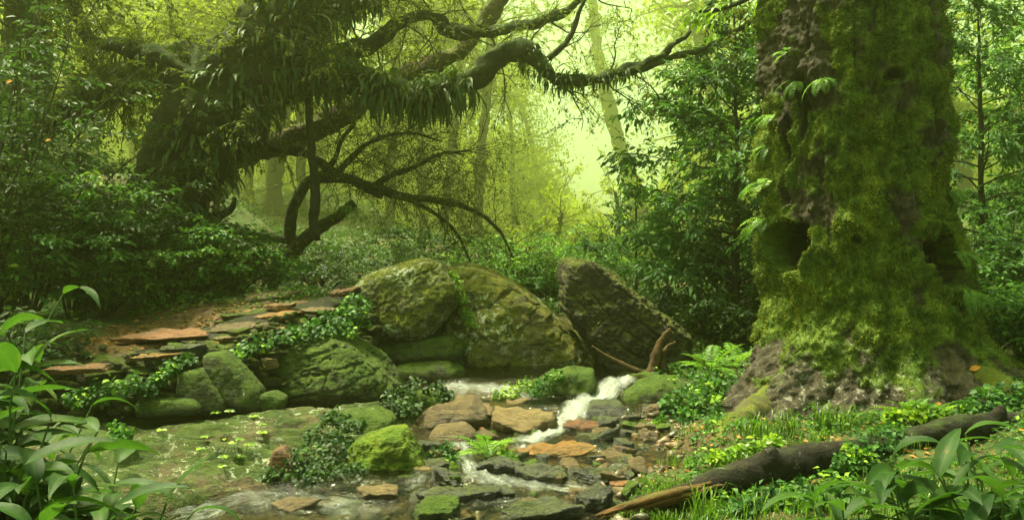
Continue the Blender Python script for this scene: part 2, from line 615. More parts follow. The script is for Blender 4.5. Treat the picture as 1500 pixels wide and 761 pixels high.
M = {}
M['boulder_olive'] = rock_mat('olive lichen rock', (.085, .08, .045), (.16, .15, .085), (.085, .115, .013), (.205, .205, .024), .74, 1.3, 0, .5, lam=.08)
M['boulder_slope'] = rock_mat('brown moss rock', (.10, .085, .04), (.17, .14, .065), (.085, .120, .014), (.20, .175, .024), .72, 1.0, 0, .4, (.5, 0, 1), lam=.10)
M['boulder_moss'] = rock_mat('mossy dark rock', (.045, .05, .03), (.11, .105, .06), (.05, .095, .012), (.10, .15, .018), .64, .3, 0, .7, (-.35, 0, 1), lam=.3)
M['rock_dark'] = rock_mat('dark leaning rock', (.03, .027, .018), (.085, .07, .042), (.07, .085, .014), (.11, .12, .02), .40, .35, 0, 1.3, (.75, 0, 1))
M['rock_wet'] = rock_mat('wet dark rock', (.022, .024, .018), (.06, .058, .04), (.04, .06, .012), (.08, .09, .02), .38, .05, .8, .8)
M['rock_brown'] = rock_mat('brown wet slab', (.10, .065, .028), (.20, .135, .055), (.07, .09, .015), (.12, .12, .02), .22, .1, .5, .5)
M['rock_tan'] = rock_mat('tan slab', (.16, .105, .04), (.27, .19, .08), (.08, .09, .015), (.15, .13, .03), .25, .2, .35, .3)
M['rock_orange'] = rock_mat('orange slab', (.22, .095, .020), (.40, .21, .035), (.10, .09, .015), (.16, .13, .02), .22, .3, .45, .2, stain=(.10, .07, .03))
M['rock_rust'] = rock_mat('rust rock', (.19, .08, .03), (.33, .15, .055), (.10, .08, .02), (.15, .11, .03), .12, .35, .25, .2, stain=(.09, .06, .03))
M['rock_red'] = rock_mat('red slab', (.13, .05, .022), (.22, .09, .035), (.08, .08, .02), (.12, .1, .02), .12, .05, .7, .3)
M['rock_green'] = rock_mat('bright moss rock', (.06, .06, .03), (.12, .11, .05), (.07, .145, .010), (.19, .25, .016), .80, .0, 0, .9)
M['shelf'] = rock_mat('bedrock shelf', (.06, .045, .025), (.20, .135, .065), (.035, .070, .010), (.085, .125, .016), .60, .72, .2, .45, (.1, 0, 1), stain=(.16, .10, .045))
M['ledge_stone'] = rock_mat('ledge stone', (.045, .042, .025), (.125, .11, .06), (.055, .085, .012), (.11, .14, .018), .56, .4, 0, .9)
M['ledge_core'] = rock_mat('ledge earth', (.02, .018, .01), (.045, .038, .02), (.03, .045, .01), (.05, .06, .012), .4, 0, 0, .5)
M['bark_giant'] = bark_mat('mossy giant bark', (.015, .012, .008), (.058, .047, .032), (.042, .080, .010), (.098, .142, .015), .70, True, .5, .12, by_attr=True)
M['bark_root'] = bark_mat('giant root bark', (.028, .020, .014), (.085, .062, .048), (.060, .080, .010), (.12, .13, .016), .42, True, .25, .3)
M['bark_gnarl'] = bark_mat('dark gnarled bark', (.012, .010, .007), (.034, .029, .018), (.020, .034, .008), (.042, .060, .012), .46, False, 0, .5)
M['bark_brown'] = bark_mat('brown bark', (.045, .032, .016), (.10, .072, .036), (.05, .06, .012), (.08, .09, .016), .35, False, 0, .4)
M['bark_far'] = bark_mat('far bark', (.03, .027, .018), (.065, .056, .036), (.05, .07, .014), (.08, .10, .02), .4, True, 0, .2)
M['bark_sapling'] = bark_mat('sapling bark', (.014, .013, .009), (.04, .036, .024), (.03, .045, .01), (.05, .06, .012), .25, True, 0, .3)
M['log'] = bark_mat('rotting log', (.005, .0045, .0035), (.020, .016, .012), (.020, .034, .009), (.045, .06, .012), .16, False, .3, .35)
M['log_core'] = bark_mat('split log wood', (.028, .014, .007), (.13, .060, .024), (.04, .05, .01), (.07, .08, .015), .25, False, 0, .3)
M['root_tan'] = bark_mat('dead root', (.035, .021, .010), (.10, .06, .028), (.05, .06, .012), (.08, .09, .015), .30, True, 0, .3)

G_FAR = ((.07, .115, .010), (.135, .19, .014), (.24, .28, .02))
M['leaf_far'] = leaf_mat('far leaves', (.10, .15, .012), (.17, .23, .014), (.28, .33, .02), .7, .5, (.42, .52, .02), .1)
M['leaf_canopy'] = leaf_mat('canopy leaves', (0.0217, 0.0403, 0.005), (0.0434, 0.0682, 0.0062), (0.0868, 0.1116, 0.0087), .55, .45, (.25, .32, .02), .25)
M['leaf_sapling'] = leaf_mat('sapling leaves', (0.0138, 0.046, 0.0115), (0.0299, 0.0862, 0.0161), (0.0633, 0.1495, 0.0207), .55, .32, (.10, .24, .02), .22)
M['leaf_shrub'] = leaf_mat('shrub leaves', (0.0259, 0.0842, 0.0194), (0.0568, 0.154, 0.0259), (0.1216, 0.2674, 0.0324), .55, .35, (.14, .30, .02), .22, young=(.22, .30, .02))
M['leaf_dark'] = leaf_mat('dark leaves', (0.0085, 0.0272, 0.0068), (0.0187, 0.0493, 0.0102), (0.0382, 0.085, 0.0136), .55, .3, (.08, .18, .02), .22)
M['leaf_ivy'] = leaf_mat('ivy leaves', (0.0119, 0.0467, 0.0085), (0.0298, 0.0935, 0.0119), (0.0638, 0.1615, 0.0136), .55, .3, (.10, .28, .02), .22, young=(.20, .33, .02))
M['leaf_lime'] = leaf_mat('lime leaves', (.06, .14, .012), (.14, .25, .014), (.28, .40, .02), .42, .4, (.3, .5, .02), .35)
M['leaf_broad'] = leaf_mat('broad leaves', (0.0095, 0.0302, 0.006), (0.0172, 0.0496, 0.0077), (0.0302, 0.0711, 0.0095), .55, .28, (.12, .30, .02), .14, vein=True)
M['leaf_fern'] = leaf_mat('fern fronds', (.05, .13, .015), (.10, .21, .020), (.18, .30, .025), .45, .38, (.2, .42, .03), .35)
M['leaf_hang'] = leaf_mat('hanging fronds', (0.0175, 0.045, 0.0125), (0.0375, 0.0775, 0.0175), (0.0725, 0.125, 0.025), .5, .32, (.10, .18, .02), .3)
M['leaf_twig'] = leaf_mat('thicket leaves', (0.042, 0.066, 0.012), (0.072, 0.108, 0.0144), (0.12, 0.156, 0.0192), .55, .4, (.16, .2, .02), .25)
M['grass'] = leaf_mat('grass blades', (0.0216, 0.0605, 0.0043), (0.0432, 0.095, 0.0052), (0.0821, 0.1426, 0.0069), .45, .4, (.2, .42, .02), .35)
M['moss_tuft'] = leaf_mat('moss tufts', (.030, .050, .008), (.085, .120, .012), (.195, .215, .018), .8, .3, (.2, .22, .02), .1)
M['stem'] = leaf_mat('green stems', (.03, .07, .012), (.05, .10, .016), (.08, .14, .02), .5, .1, None, .3)
M['dead_leaf'] = leaf_mat('dead leaves', (.10, .05, .015), (.24, .12, .03), (.42, .20, .04), .6, .25, (.4, .2, .05), .3)
M['red_leaf'] = leaf_mat('orange leaves', (.45, .10, .02), (.6, .16, .03), (.6, .25, .04), .5, .3, (.6, .2, .05), .3)
M['leaf_yellow'] = leaf_mat('sunlit leaves', (.10, .15, .010), (.18, .23, .012), (.30, .33, .018), .5, .5, (.5, .55, .02), .3)

def ground_mat():
    m, nt, out = mat_new('forest floor')
    g = G(nt)
    v = g.coord(False)
    a = g.noise(v, .9, 5, .6)
    b = g.noise(v, 7, 6, .7)
    c = g.noise(v, 40, 5, .7)
    earth = g.mix(g.mapr(b, .35, .65), (.030, .020, .010), (.085, .055, .025))
    earth = g.mix(g.mapr(c, .55, .68), earth, (.15, .09, .035))
    green = g.mix(g.mapr(g.noise(v, 12, 5, .7), .35, .65), (.022, .045, .008), (.055, .085, .012))
    col = g.mix(g.mapr(a, .40, .56), earth, green)
    # bed of the stream: stony and brown
    bed = g.attr('bed')
    gv = g.voro(v, 22)
    stone = g.mix(g.mapr(g.noise(v, 10, 4), .35, .65), (.05, .04, .022), (.17, .11, .045))
    stone = g.mix(g.mapr(gv, 0, .5, 0, .6), stone, (.05, .05, .03))
    col = g.mix(bed, col, stone)
    # bare rusty rock sheet on the bank
    bare = g.attr('bare')
    bc = g.mix(g.mapr(g.noise(g.mapping(v, (1, 3, 3)), 2.4, 6, .65, .6), .38, .62), (.070, .050, .030), (.18, .10, .042))
    bc = g.mix(g.mapr(g.noise(v, 3.2, 5), .56, .66), bc, (.06, .075, .018))
    col = g.mix(bare, col, bc)
    h = g.math('ADD', b, g.math('MULTIPLY', c, .6))
    sh = g.principled(col, g.mapr(bed, 0, 1, .92, .5), g.bump(h, .9, .05), .3)
    g.lk(sh, out.inputs[0])
    return m
M['ground'] = ground_mat()

def water_mat():
    m, nt, out = mat_new('stream water')
    g = G(nt)
    v = g.coord(False)
    rip = g.noise(g.mapping(v, (7, 2.6, 3)), 2.0, 5, .6, 1.2)
    rip2 = g.noise(v, 26, 4, .6)
    cu = g.n('ShaderNodeCombineXYZ'); g.lk(g.attr('fu'), cu.inputs[0]); g.lk(g.attr('fv'), cu.inputs[1])
    streak = g.noise(g.mapping(cu.outputs[0], (38, 4.5, 1)), 1.0, 6, .72, .8)
    blob = g.noise(v, 9, 5, .65, .6)
    foam = g.attr('foam')
    h = g.math('ADD', g.math('ADD', rip, g.math('MULTIPLY', rip2, .35)), g.math('MULTIPLY', g.math('MULTIPLY', streak, foam), .9))
    nr = g.bump(h, .8, .03)
    gl = g.n('ShaderNodeBsdfGlossy'); gl.inputs['Roughness'].default_value = .08; g.lk(nr, gl.inputs['Normal'])
    gl.inputs['Color'].default_value = (.95, .97, .95, 1)
    tr = g.n('ShaderNodeBsdfTransparent'); tr.inputs[0].default_value = (.62, .57, .40, 1)
    fr = g.n('ShaderNodeFresnel'); fr.inputs['IOR'].default_value = 1.40; g.lk(nr, fr.inputs['Normal'])
    mx = g.n('ShaderNodeMixShader'); g.lk(fr.outputs[0], mx.inputs[0]); g.lk(tr.outputs[0], mx.inputs[1]); g.lk(gl.outputs[0], mx.inputs[2])
    f = g.math('ADD', g.math('MULTIPLY', foam, .55), g.math('ADD', g.math('MULTIPLY', streak, .75), g.math('MULTIPLY', blob, .45)))
    fm = g.math('MULTIPLY', g.mapr(f, .88, 1.34), .76)
    fd = g.n('ShaderNodeBsdfPrincipled'); fd.inputs['Base Color'].default_value = (.36, .39, .37, 1); fd.inputs['Roughness'].default_value = .35
    g.lk(nr, fd.inputs['Normal'])
    mx2 = g.n('ShaderNodeMixShader'); g.lk(fm, mx2.inputs[0]); g.lk(mx.outputs[0], mx2.inputs[1]); g.lk(fd.outputs[0], mx2.inputs[2])
    g.lk(mx2.outputs[0], out.inputs[0])
    return m
M['water'] = water_mat()

# ------------------------------------------------------------------ terrain
CTRL = np.array([
    (-2, 5, -.28), (-1.2, 5.4, -.26), (-.5, 5, -.20), (.4, 5, -.17), (-1.5, 6, -.22), (-1.1, 6.2, -.18), (-.5, 6, -.13), (.4, 6, -.10), (-1, 7, -.06), (0, 7, -.06), (.8, 7, -.04),
    (-.5, 8, -.02), (.4, 8, -.02), (1.0, 8, .02), (0, 8.8, .0), (.7, 8.8, .03), (1.0, 9.5, .2), (-.3, 9.6, .18), (-1, 10, .2), (0, 10.3, .2),
    (1, 10.3, .22), (.5, 12, .5),
    (-2.2, 6.3, -.10), (-2.5, 7.2, .06), (-1.5, 7.4, .0), (-3.5, 6, .1), (-4, 7, .25), (-2.5, 7.7, .2), (-1.4, 8.3, .1), (-3.6, 7.5, .25),
    (-3, 8.35, .86), (-2.2, 8.9, .95), (-1.9, 10, 1.12), (-4, 8.3, .78), (-5, 9, .95), (-3, 11, 1.15), (-5, 13, 1.35), (-1, 12.5, 1.0), (-2, 15, 1.15),
    (0, 14, .8), (1, 17, .7), (3, 20, .8), (-6, 20, 1.9), (-12, 15, 2.6), (-12, 25, 4), (0, 30, 1.0), (8, 25, 1.5), (12, 15, 1.6), (-3, 30, 1.6),
    (-3, 4, .2), (-4, 5, .3), (-2.5, 3, .1), (-6, 6, .7), (-6, 3, .5), (-5.5, 7.5, .65),
    (1, 5.5, -.04), (1.2, 6.3, .04), (1.6, 5.3, .06), (2, 6.3, .13), (3, 6.5, .25), (4, 6.5, .4), (2, 7.5, .2), (1.5, 8.5, .12), (3.5, 7.3, .3),
    (5, 8.5, .55), (2.2, 9.5, .3), (2.8, 11, .45), (5, 11, .7), (1.8, 10.5, .35), (1.6, 12, .5), (8, 8, 1), (3, 3.5, 0), (0, 3, -.18), (6, 4, .5),
    (0, -3, 0), (-20, 5, 2.5), (20, 5, 2.0), (0, 60, 1.2), (-14, 55, 4.2), (-30, 50, 7), (-8, 40, 2.6), (8, 55, 1.6), (30, 50, 4), (0, 110, 2), (-30, 110, 9), (-60, 100, 14), (25, 110, 4), (70, 110, 9), (0, 170, 3), (-60, 180, 14), (60, 180, 9), (0, 260, 5), (-50, 20, 8), (50, 20, 6), (-200, 100, 25), (200, 100, 20), (-200, 0, 15), (200, 0, 12), (0, -40, 1), (-40, -30, 3), (40, -30, 3),
], float)

def gz(x, y, rough=True):
    x = np.atleast_1d(np.asarray(x, float)); y = np.atleast_1d(np.asarray(y, float))
    sh = x.shape
    xf, yf = x.ravel(), y.ravel()
    z = np.zeros(len(xf))
    for s in range(0, len(xf), 20000):
        a, b = xf[s:s + 20000, None], yf[s:s + 20000, None]
        d2 = (a - CTRL[None, :, 0]) ** 2 + (b - CTRL[None, :, 1]) ** 2
        ww = 1.0 / (d2 + .03) ** 2.2
        z[s:s + 20000] = (ww * CTRL[None, :, 2]).sum(1) / ww.sum(1)
    d = yf - np.interp(xf, [-5.6, -5.2, -4.0, -3.1, -2.75, -2.5, -2.2, -1.42, -1.1], [7.35, 7.35, 7.45, 7.72, 7.98, 8.6, 9.5, 10.2, 10.4])
    cap = np.where((xf > -5.6) & (xf < -1.1) & (d > -1.6) & (yf > 7.2), .12 + .74 * np.clip(d - .08, 0, 9), 99)
    z = np.minimum(z, cap)
    if rough:
        q = np.stack([xf, yf, np.zeros_like(xf)], -1)
        z = z + .05 * fbm(q * 1.3, 4) + .015 * fbm(q * 7, 3)
    return z.reshape(sh)

def gz1(x, y):
    return float(gz(np.array([x]), np.array([y]))[0])

def axis(lo, hi, a, b, step, grow=1.18):
    mid = list(np.arange(a, b + 1e-6, step))
    s, v, up = step, b, []
    while v < hi:
        s *= grow; v += s; up.append(min(v, hi))
    s, v, dn = step, a, []
    while v > lo:
        s *= grow; v -= s; dn.append(max(v, lo))
    return np.array(dn[::-1] + mid + up)

STREAM_L = lambda y: np.interp(y, [3, 5, 6, 6.6, 7.3, 8, 8.6, 9.3, 10, 11], [-2.4, -2.3, -2.0, -1.5, -1.1, -.9, -.6, -.7, -1.3, -1.2])
STREAM_R = lambda y: np.interp(y, [3, 5, 6, 7, 8, 8.6, 9.3, 10, 11], [.4, .5, .75, 1.1, 1.35, 1.3, 1.3, 1.3, 1.2])

xs = axis(-260, 260, -6, 6, .055)
ys = axis(-60, 270, 3.2, 12.5, .055)
gx, gy = np.meshgrid(xs, ys)
gzv = gz(gx, gy)
nx_, ny_ = len(xs), len(ys)
ii = (np.arange(ny_ - 1)[:, None] * nx_ + np.arange(nx_ - 1)[None])
GF = np.stack([ii, ii + 1, ii + nx_ + 1, ii + nx_], -1).reshape(-1, 4)
bed = np.clip((gx - STREAM_L(gy)) / .25 + .5, 0, 1) * np.clip((STREAM_R(gy) - gx) / .25 + .5, 0, 1) * ((gy < 11.3) & (gy > 2.5))
bare = np.clip((gy - 7.7) / .3, 0, 1) * np.clip((11.2 - gy) / .7, 0, 1) * np.clip((-1.45 - gx) / .3, 0, 1) * np.clip((gx + 4.6) / .5, 0, 1)
gn = fbm(np.stack([gx.ravel(), gy.ravel(), 0 * gx.ravel()], -1) * 1.7 + 5, 4).reshape(gx.shape)
bare = np.clip(bare * 1.5 + gn * 1.6 - .45, 0, 1)
GV = np.stack([gx, gy, gzv], -1).reshape(-1, 3)
tag(obj('ground', (GV, GF), M['ground'], attrs={'bed': bed.ravel(), 'bare': bare.ravel()}), kind='structure')

# ------------------------------------------------------------------ stream water
def seg_dist(x, y, path, full=False):
    path = np.asarray(path, float)
    best = np.full(x.shape, 1e9); U = np.zeros(x.shape); Vv = np.zeros(x.shape); acc = 0.0
    for a, b in zip(path[:-1], path[1:]):
        d = b - a
        ln = np.hypot(*d)
        t = np.clip(((x - a[0]) * d[0] + (y - a[1]) * d[1]) / (d @ d), 0, 1)
        ds = np.hypot(x - a[0] - t * d[0], y - a[1] - t * d[1])
        m = ds < best
        sg = ((x - a[0]) * d[1] - (y - a[1]) * d[0]) / ln
        U = np.where(m, sg, U); Vv = np.where(m, acc + t * ln, Vv)
        best = np.minimum(best, ds); acc += ln
    return (best, U, Vv) if full else best

def zwater(x, y):
    step1 = np.interp(y, [3, 5, 6, 6.35, 6.5, 7.3, 7.45, 8.3, 8.55, 8.72, 8.9, 9.05, 9.2, 9.4, 9.55, 11, 12], [-.09, -.075, -.06, -.045, -.005, .005, .045, .05, .075, .15, .16, .17, .255, .27, .31, .33, .33])
    return step1 + .022

wx = np.arange(-3.0, 1.75, .028); wy = np.arange(3.4, 11.4, .028)
WX, WY = np.meshgrid(wx, wy)
flow = np.stack([WX.ravel() * 2.2, WY.ravel() * 1.1, 0 * WX.ravel()], -1)
WZ = zwater(WX + .0, WY + .10 * fbm(flow, 3).reshape(WX.shape) * 2)
def pxy(px, py, z):
    Y = (CAMZ - z) * FPX / (py - 380.5)
    return ((px - 750) * Y / FPX, Y)
def path(rows):
    return [pxy(*r) for r in rows]
casc = path([(912, 556, .31), (893, 566, .28), (880, 578, .22), (850, 592, .16), (838, 602, .14), (822, 618, .08), (800, 636, .06), (775, 648, .05)])
riff = [(casc, .17, 1.25),
        (path([(665, 560, .31), (710, 562, .31), (770, 564, .31)]), .20, .95),
        (path([(640, 610, .08), (668, 640, .05), (690, 690, .0), (740, 712, -.02)]), .10, .85),
        (path([(690, 700, 0), (780, 706, -.0), (850, 716, -.03)]), .13, .75),
        (path([(290, 752, -.07), (340, 735, -.06), (420, 735, -.06), (520, 748, -.06)]), .40, .60),
        (path([(620, 700, -.02), (560, 730, -.05), (480, 745, -.06)]), .16, .5),
        (path([(440, 690, -.02), (390, 702, -.03), (330, 718, -.05), (270, 735, -.06)]), .12, .85),
        (path([(860, 690, .0), (930, 680, .02)]), .10, .6),
        (path([(820, 745, -.06), (760, 740, -.06), (680, 735, -.06)]), .18, .55)]
foam = np.zeros(WX.shape); FU = WX.copy(); FV = WY.copy()
for pth, wd, am in riff:
    d, uu, vv2 = seg_dist(WX, WY, pth, True)
    f_ = am * np.clip(1.3 - d / wd, 0, 1)
    FU = np.where(f_ > foam, uu, FU); FV = np.where(f_ > foam, vv2, FV)
    foam = np.maximum(foam, f_)
tur = fbm(np.stack([WX.ravel() * 9, WY.ravel() * 4, 0 * WX.ravel()], -1), 4).reshape(WX.shape)
WZ = WZ + tur * (.008 + .045 * np.clip(foam, 0, 1)) + .05 * np.clip(.22 - seg_dist(WX, WY, casc), 0, 1)
nwx, nwy = len(wx), len(wy)
ii = (np.arange(nwy - 1)[:, None] * nwx + np.arange(nwx - 1)[None])
inb = (WX > STREAM_L(WY) - .35) & (WX < STREAM_R(WY) + .25)
fm = inb[:-1, :-1] & inb[1:, 1:]
WF = np.stack([ii, ii + 1, ii + nwx + 1, ii + nwx], -1)[fm]
used, inv = np.unique(WF, return_inverse=True)
WV = np.stack([WX, WY, WZ], -1).reshape(-1, 3)[used]
tag(obj('water', (WV, inv.reshape(-1, 4)), M['water'], attrs={'foam': foam.ravel()[used], 'fu': FU.ravel()[used], 'fv': FV.ravel()[used]}), kind='structure')

# ------------------------------------------------------------------ rock shelf on the near bank
def heightsheet(xs_, ys_, zf, thick):
    X, Y = np.meshgrid(xs_, ys_)
    Z = zf(X, Y)
    n, m = len(xs_), len(ys_)
    top = np.stack([X, Y, Z], -1).reshape(-1, 3)
    ii = (np.arange(m - 1)[:, None] * n + np.arange(n - 1)[None])
    F = np.stack([ii, ii + 1, ii + n + 1, ii + n], -1).reshape(-1, 4)
    ring = np.concatenate([np.arange(n), np.arange(1, m) * n + n - 1, (m - 1) * n + np.arange(n - 2, -1, -1), np.arange(m - 2, 0, -1) * n])
    bot = top[ring].copy(); bot[:, 2] -= thick
    k = len(ring); o = len(top)
    j = np.arange(k); j2 = (j + 1) % k
    S = np.stack([ring[j2], ring[j], o + j, o + j2], -1)
    return np.concatenate([top, bot]), [np.concatenate([F, S])]

# front edge of the shelf (px,py) with water at its foot, back edge at the foot of the ledge wall
fx = np.array([P(a, b, 1)[0] for a, b in [(0, 0)]])
SH_F = np.array([(-3.6, 5.35), (-2.35, 5.75), (-1.9, 6.15), (-1.35, 6.65), (-.95, 7.15), (-.72, 7.7)])
SH_B = np.array([(-4.0, 7.3), (-3.0, 7.6), (-2.2, 7.95), (-1.6, 8.4), (-1.1, 8.75), (-.75, 8.6)])
nu, nv_ = 230, 130
u = np.linspace(0, 1, nu)
Fp = spline(np.c_[SH_F, np.zeros(6)], nu)[:, :2]; Bp = spline(np.c_[SH_B, np.zeros(6)], nu)[:, :2]
tt = np.linspace(0, 1, nv_)
XY = Fp[None] * (1 - tt)[:, None, None] + Bp[None] * tt[:, None, None]
zz = np.interp(tt, [0, .05, .12, .35, .6, 1], [-.14, .0, .07, .13, .21, .31])[:, None] * np.ones(nu)[None]
zz = zz - np.interp(u, [0, .6, .85, 1], [0, 0, .05, .12])[None]
q = np.stack([XY[..., 0].ravel(), XY[..., 1].ravel(), np.zeros(nu * nv_)], -1)
s1 = fbm(q * np.array([.8, 2.0, 1]) + 3, 3).reshape(nv_, nu)
terr = zz * 22 + 2.4 * s1
fr = terr - np.floor(terr)
zz = (np.floor(terr) + np.clip(fr * 2.6 - .8, 0, 1)) / 26
zz = zz + .035 * fbm(q * np.array([3, 6, 1]) + 9, 5, .6).reshape(nv_, nu) + .06 * s1 - .05 * np.clip(1 - np.abs(fbm(q * np.array([1.2, 3.2, 1]) + 21, 3).reshape(nv_, nu)) / .06, 0, 1)
top = np.stack([XY[..., 0], XY[..., 1], zz], -1).reshape(-1, 3)
ii = (np.arange(nv_ - 1)[:, None] * nu + np.arange(nu - 1)[None])
Fsh = np.stack([ii, ii + 1, ii + nu + 1, ii + nu], -1).reshape(-1, 4)
ring = np.concatenate([np.arange(nu), np.arange(1, nv_) * nu + nu - 1, (nv_ - 1) * nu + np.arange(nu - 2, -1, -1), np.arange(nv_ - 2, 0, -1) * nu])
bot = top[ring].copy(); bot[:, 2] = np.minimum(bot[:, 2] - .25, -.3)
j = np.arange(len(ring)); j2 = (j + 1) % len(ring)
Fsh = np.concatenate([Fsh, np.stack([ring[j2], ring[j], len(top) + j, len(top) + j2], -1)])
tag(obj('rock_shelf', (np.concatenate([top, bot]), [Fsh]), M['shelf'], base=(-1.8, 6.8, 0)),
    'low wide shelf of mossy layered bedrock sloping into the stream', 'rock shelf')
SHELF_TOP = top.reshape(nv_, nu, 3)

# ------------------------------------------------------------------ stone ledge: earth core and stacked stones
led = thing('stone_ledge', 'long ledge of stacked thin mossy stones under a bare rusty bank', 'stone ledge', (-2.4, 8.2, .2))
rng = rs(21)
# foot line and crest line of the wall face
FOOT = spline(np.c_[[(-5.2, 7.35), (-4.0, 7.45), (-3.1, 7.72), (-2.6, 7.98), (-2.3, 8.55), (-1.95, 9.4), (-1.42, 10.1)], np.zeros(7)], 60)[:, :2]
FZ = np.interp(np.linspace(0, 1, 60), [0, .25, .5, .75, 1], [.3, .25, .29, .40, .6])
CZ = np.interp(np.linspace(0, 1, 60), [0, .2, .4, .6, .8, 1], [.62, .70, .80, .90, 1.06, 1.24])
tg = norm(np.gradient(FOOT, axis=0)); inn = np.stack([-tg[:, 1], tg[:, 0]], -1)
rows = []
for k, t in enumerate(np.linspace(0, 1, 14)):
    back = .10 + .45 * t ** 1.2
    z = FZ + (CZ - FZ) * t
    if k == 13: back = .9; z = CZ + .0
    rows.append(np.stack([FOOT[:, 0] + inn[:, 0] * back, FOOT[:, 1] + inn[:, 1] * back, z - .05], -1))
core = np.stack(rows, 0)
cq = core.reshape(-1, 3)
cq = cq + .05 * fbm(cq * 4, 3)[:, None] * np.array([.5, -1, .3])
n60 = 60
ii = (np.arange(13)[:, None] * n60 + np.arange(n60 - 1)[None])
obj('earth_core', (cq, [np.stack([ii, ii + 1, ii + n60 + 1, ii + n60], -1).reshape(-1, 4)]), M['ledge_core'], led)
stones = []
nst = 0
for course in range(9):
    t = (course + .2) / 9
    s = rng.uniform(0, .02)
    while s < .97 and nst < 98:
        wd = rng.uniform(.14, .36) if rng.rand() < .7 else rng.uniform(.36, .6)
        f = s * 59; k = int(f); fr_ = f - k
        k2 = min(k + 1, 59)
        seglen = 5.0
        s_next = s + (wd + .01) / seglen
        cs = min(59, int((s + s_next) / 2 * 59))
        hgt = (CZ[cs] - FZ[cs]) / 9 * rng.uniform(.95, 1.75)
        if rng.rand() < (.16 if s < .12 else .12):
            s = s_next; continue
        back = .10 + .45 * t ** 1.2 + rng.uniform(-.07, .10)
        dd = rng.uniform(.22, .38)
        c = np.array([FOOT[cs, 0] + inn[cs, 0] * (back + dd * .15), FOOT[cs, 1] + inn[cs, 1] * (back + dd * .15), FZ[cs] + (CZ[cs] - FZ[cs]) * t + hgt * .4])
        yaw = math.atan2(tg[cs, 1], tg[cs, 0]) + rng.normal(0, .12)
        V, F = slabV(c, wd * 1.06, dd, hgt, (rng.normal(.10, .10), rng.normal(.10, .12), yaw), 4, rng.randint(999), .75, 34)
        o = obj('stone', (V, F), M['ledge_stone'], led)
        nst += 1
        s = s_next
rub = []
for k in range(330):
    t = rng.uniform(0, 1.08); cs = rng.randint(60)
    back = .02 + .45 * min(t, 1) ** 1.2 + rng.uniform(-.05, .05) + (rng.uniform(0, .8) if t > .92 else 0)
    sz = rng.uniform(.05, .15)
    c = np.array([FOOT[cs, 0] + inn[cs, 0] * back + rng.normal(0, .03), FOOT[cs, 1] + inn[cs, 1] * back, FZ[cs] + (CZ[cs] - FZ[cs]) * min(t, 1) + .02])
    if t > .92: c[2] = max(gz1(c[0], c[1]) + .015, c[2] - .12)
    rub.append(slabV(c, sz, sz * .8, sz * rng.uniform(.25, .5), (rng.normal(0, .3), rng.normal(0, .3), rng.rand() * 6), 2, k, .8, 30))
obj('rubble', merge(*rub), M['ledge_stone'], led)['kind'] = 'stuff'
# the big leaning stones in the face of the ledge are boulders of their own
BD = boulder
BD('leaning_slab', 'mossy slab leaning at a slant in the face of the ledge', [(300, 520), (330, 515), (382, 570), (386, 598), (352, 602), (310, 560)], 8.05, .22, M['boulder_moss'], 5, 31, strata=.05, sdir=(-.8, 0, 1), sfreq=9)
BD('leaning_slab', 'short dark slab leaning against the taller slanted slab of the ledge', [(268, 545), (300, 540), (338, 588), (336, 604), (285, 604), (266, 580)], 7.95, .2, M['boulder_moss'], 5, 32, strata=.05, sdir=(-.8, 0, 1), sfreq=9)
BD('ledge_block', 'low green block at the foot of the ledge beside the slanted slab', [(372, 580), (400, 572), (418, 582), (416, 598), (376, 602)], 8.1, .18, M['boulder_moss'], 4, 33)
BD('ledge_block', 'long low mossy block at the foot of the ledge under the ivy', [(200, 590), (225, 582), (285, 584), (298, 596), (292, 606), (205, 608)], 7.75, .18, M['boulder_moss'], 4, 34)

# ------------------------------------------------------------------ boulders
BD('round_boulder', 'rounded lichen-specked boulder perched on two flat stones', [(524, 442), (533, 415), (562, 397), (605, 383), (646, 385), (662, 400), (677, 430), (664, 455), (628, 492), (562, 494), (530, 482)], 10.9, .75, M['boulder_olive'], 7, 3, big=.08, mid=.06, fine=.032, k=22, lean=.35)
BD('sloping_boulder', 'huge brownish boulder with a long smooth slope down to the stream', [(652, 398), (668, 389), (692, 388), (735, 405), (790, 440), (850, 500), (886, 548), (862, 566), (700, 572), (664, 520), (648, 450)], 11.5, 1.0, M['boulder_slope'], 7, 4, big=.06, mid=.045, fine=.022, k=28, lean=.5, faces=[(.25, -1, .55), (-.35, -1, .25), (.1, -1, .1)])
BD('flat_boulder', 'upper of the two flat mossy stones under the rounded boulder', [(541, 512), (560, 500), (665, 488), (680, 508), (672, 528), (560, 533)], 10.75, .62, M['boulder_moss'], 6, 5, big=.07, mid=.05, fine=.025, strata=.03, k=22)
BD('flat_boulder', 'lower of the two flat mossy stones, just above the water', [(568, 540), (600, 528), (660, 522), (688, 545), (682, 566), (580, 568)], 10.5, .6, M['boulder_moss'], 6, 6, big=.07, mid=.05, fine=.025, strata=.03, k=22)
BD('layered_boulder', 'large layered mossy boulder between the ledge and the flat stones', [(383, 545), (408, 516), (455, 500), (512, 495), (548, 520), (588, 566), (565, 588), (430, 592), (396, 580)], 9.5, .75, M['boulder_moss'], 7, 7, big=.07, mid=.05, fine=.022, strata=.045, sdir=(-.25, -.3, 1), sfreq=5, lean=.55, k=20)
BD('slanting_rock', 'tall dark rock slab slanting up beside the waterfall', [(826, 404), (834, 387), (862, 386), (900, 408), (950, 446), (1000, 488), (1003, 530), (990, 560), (935, 564), (905, 552), (858, 496), (828, 448)], 10.7, .5, M['rock_dark'], 7, 8, big=.09, mid=.08, fine=.03, strata=.10, sdir=(.78, -.35, 1.0), sfreq=4.6, lean=.1, k=40)
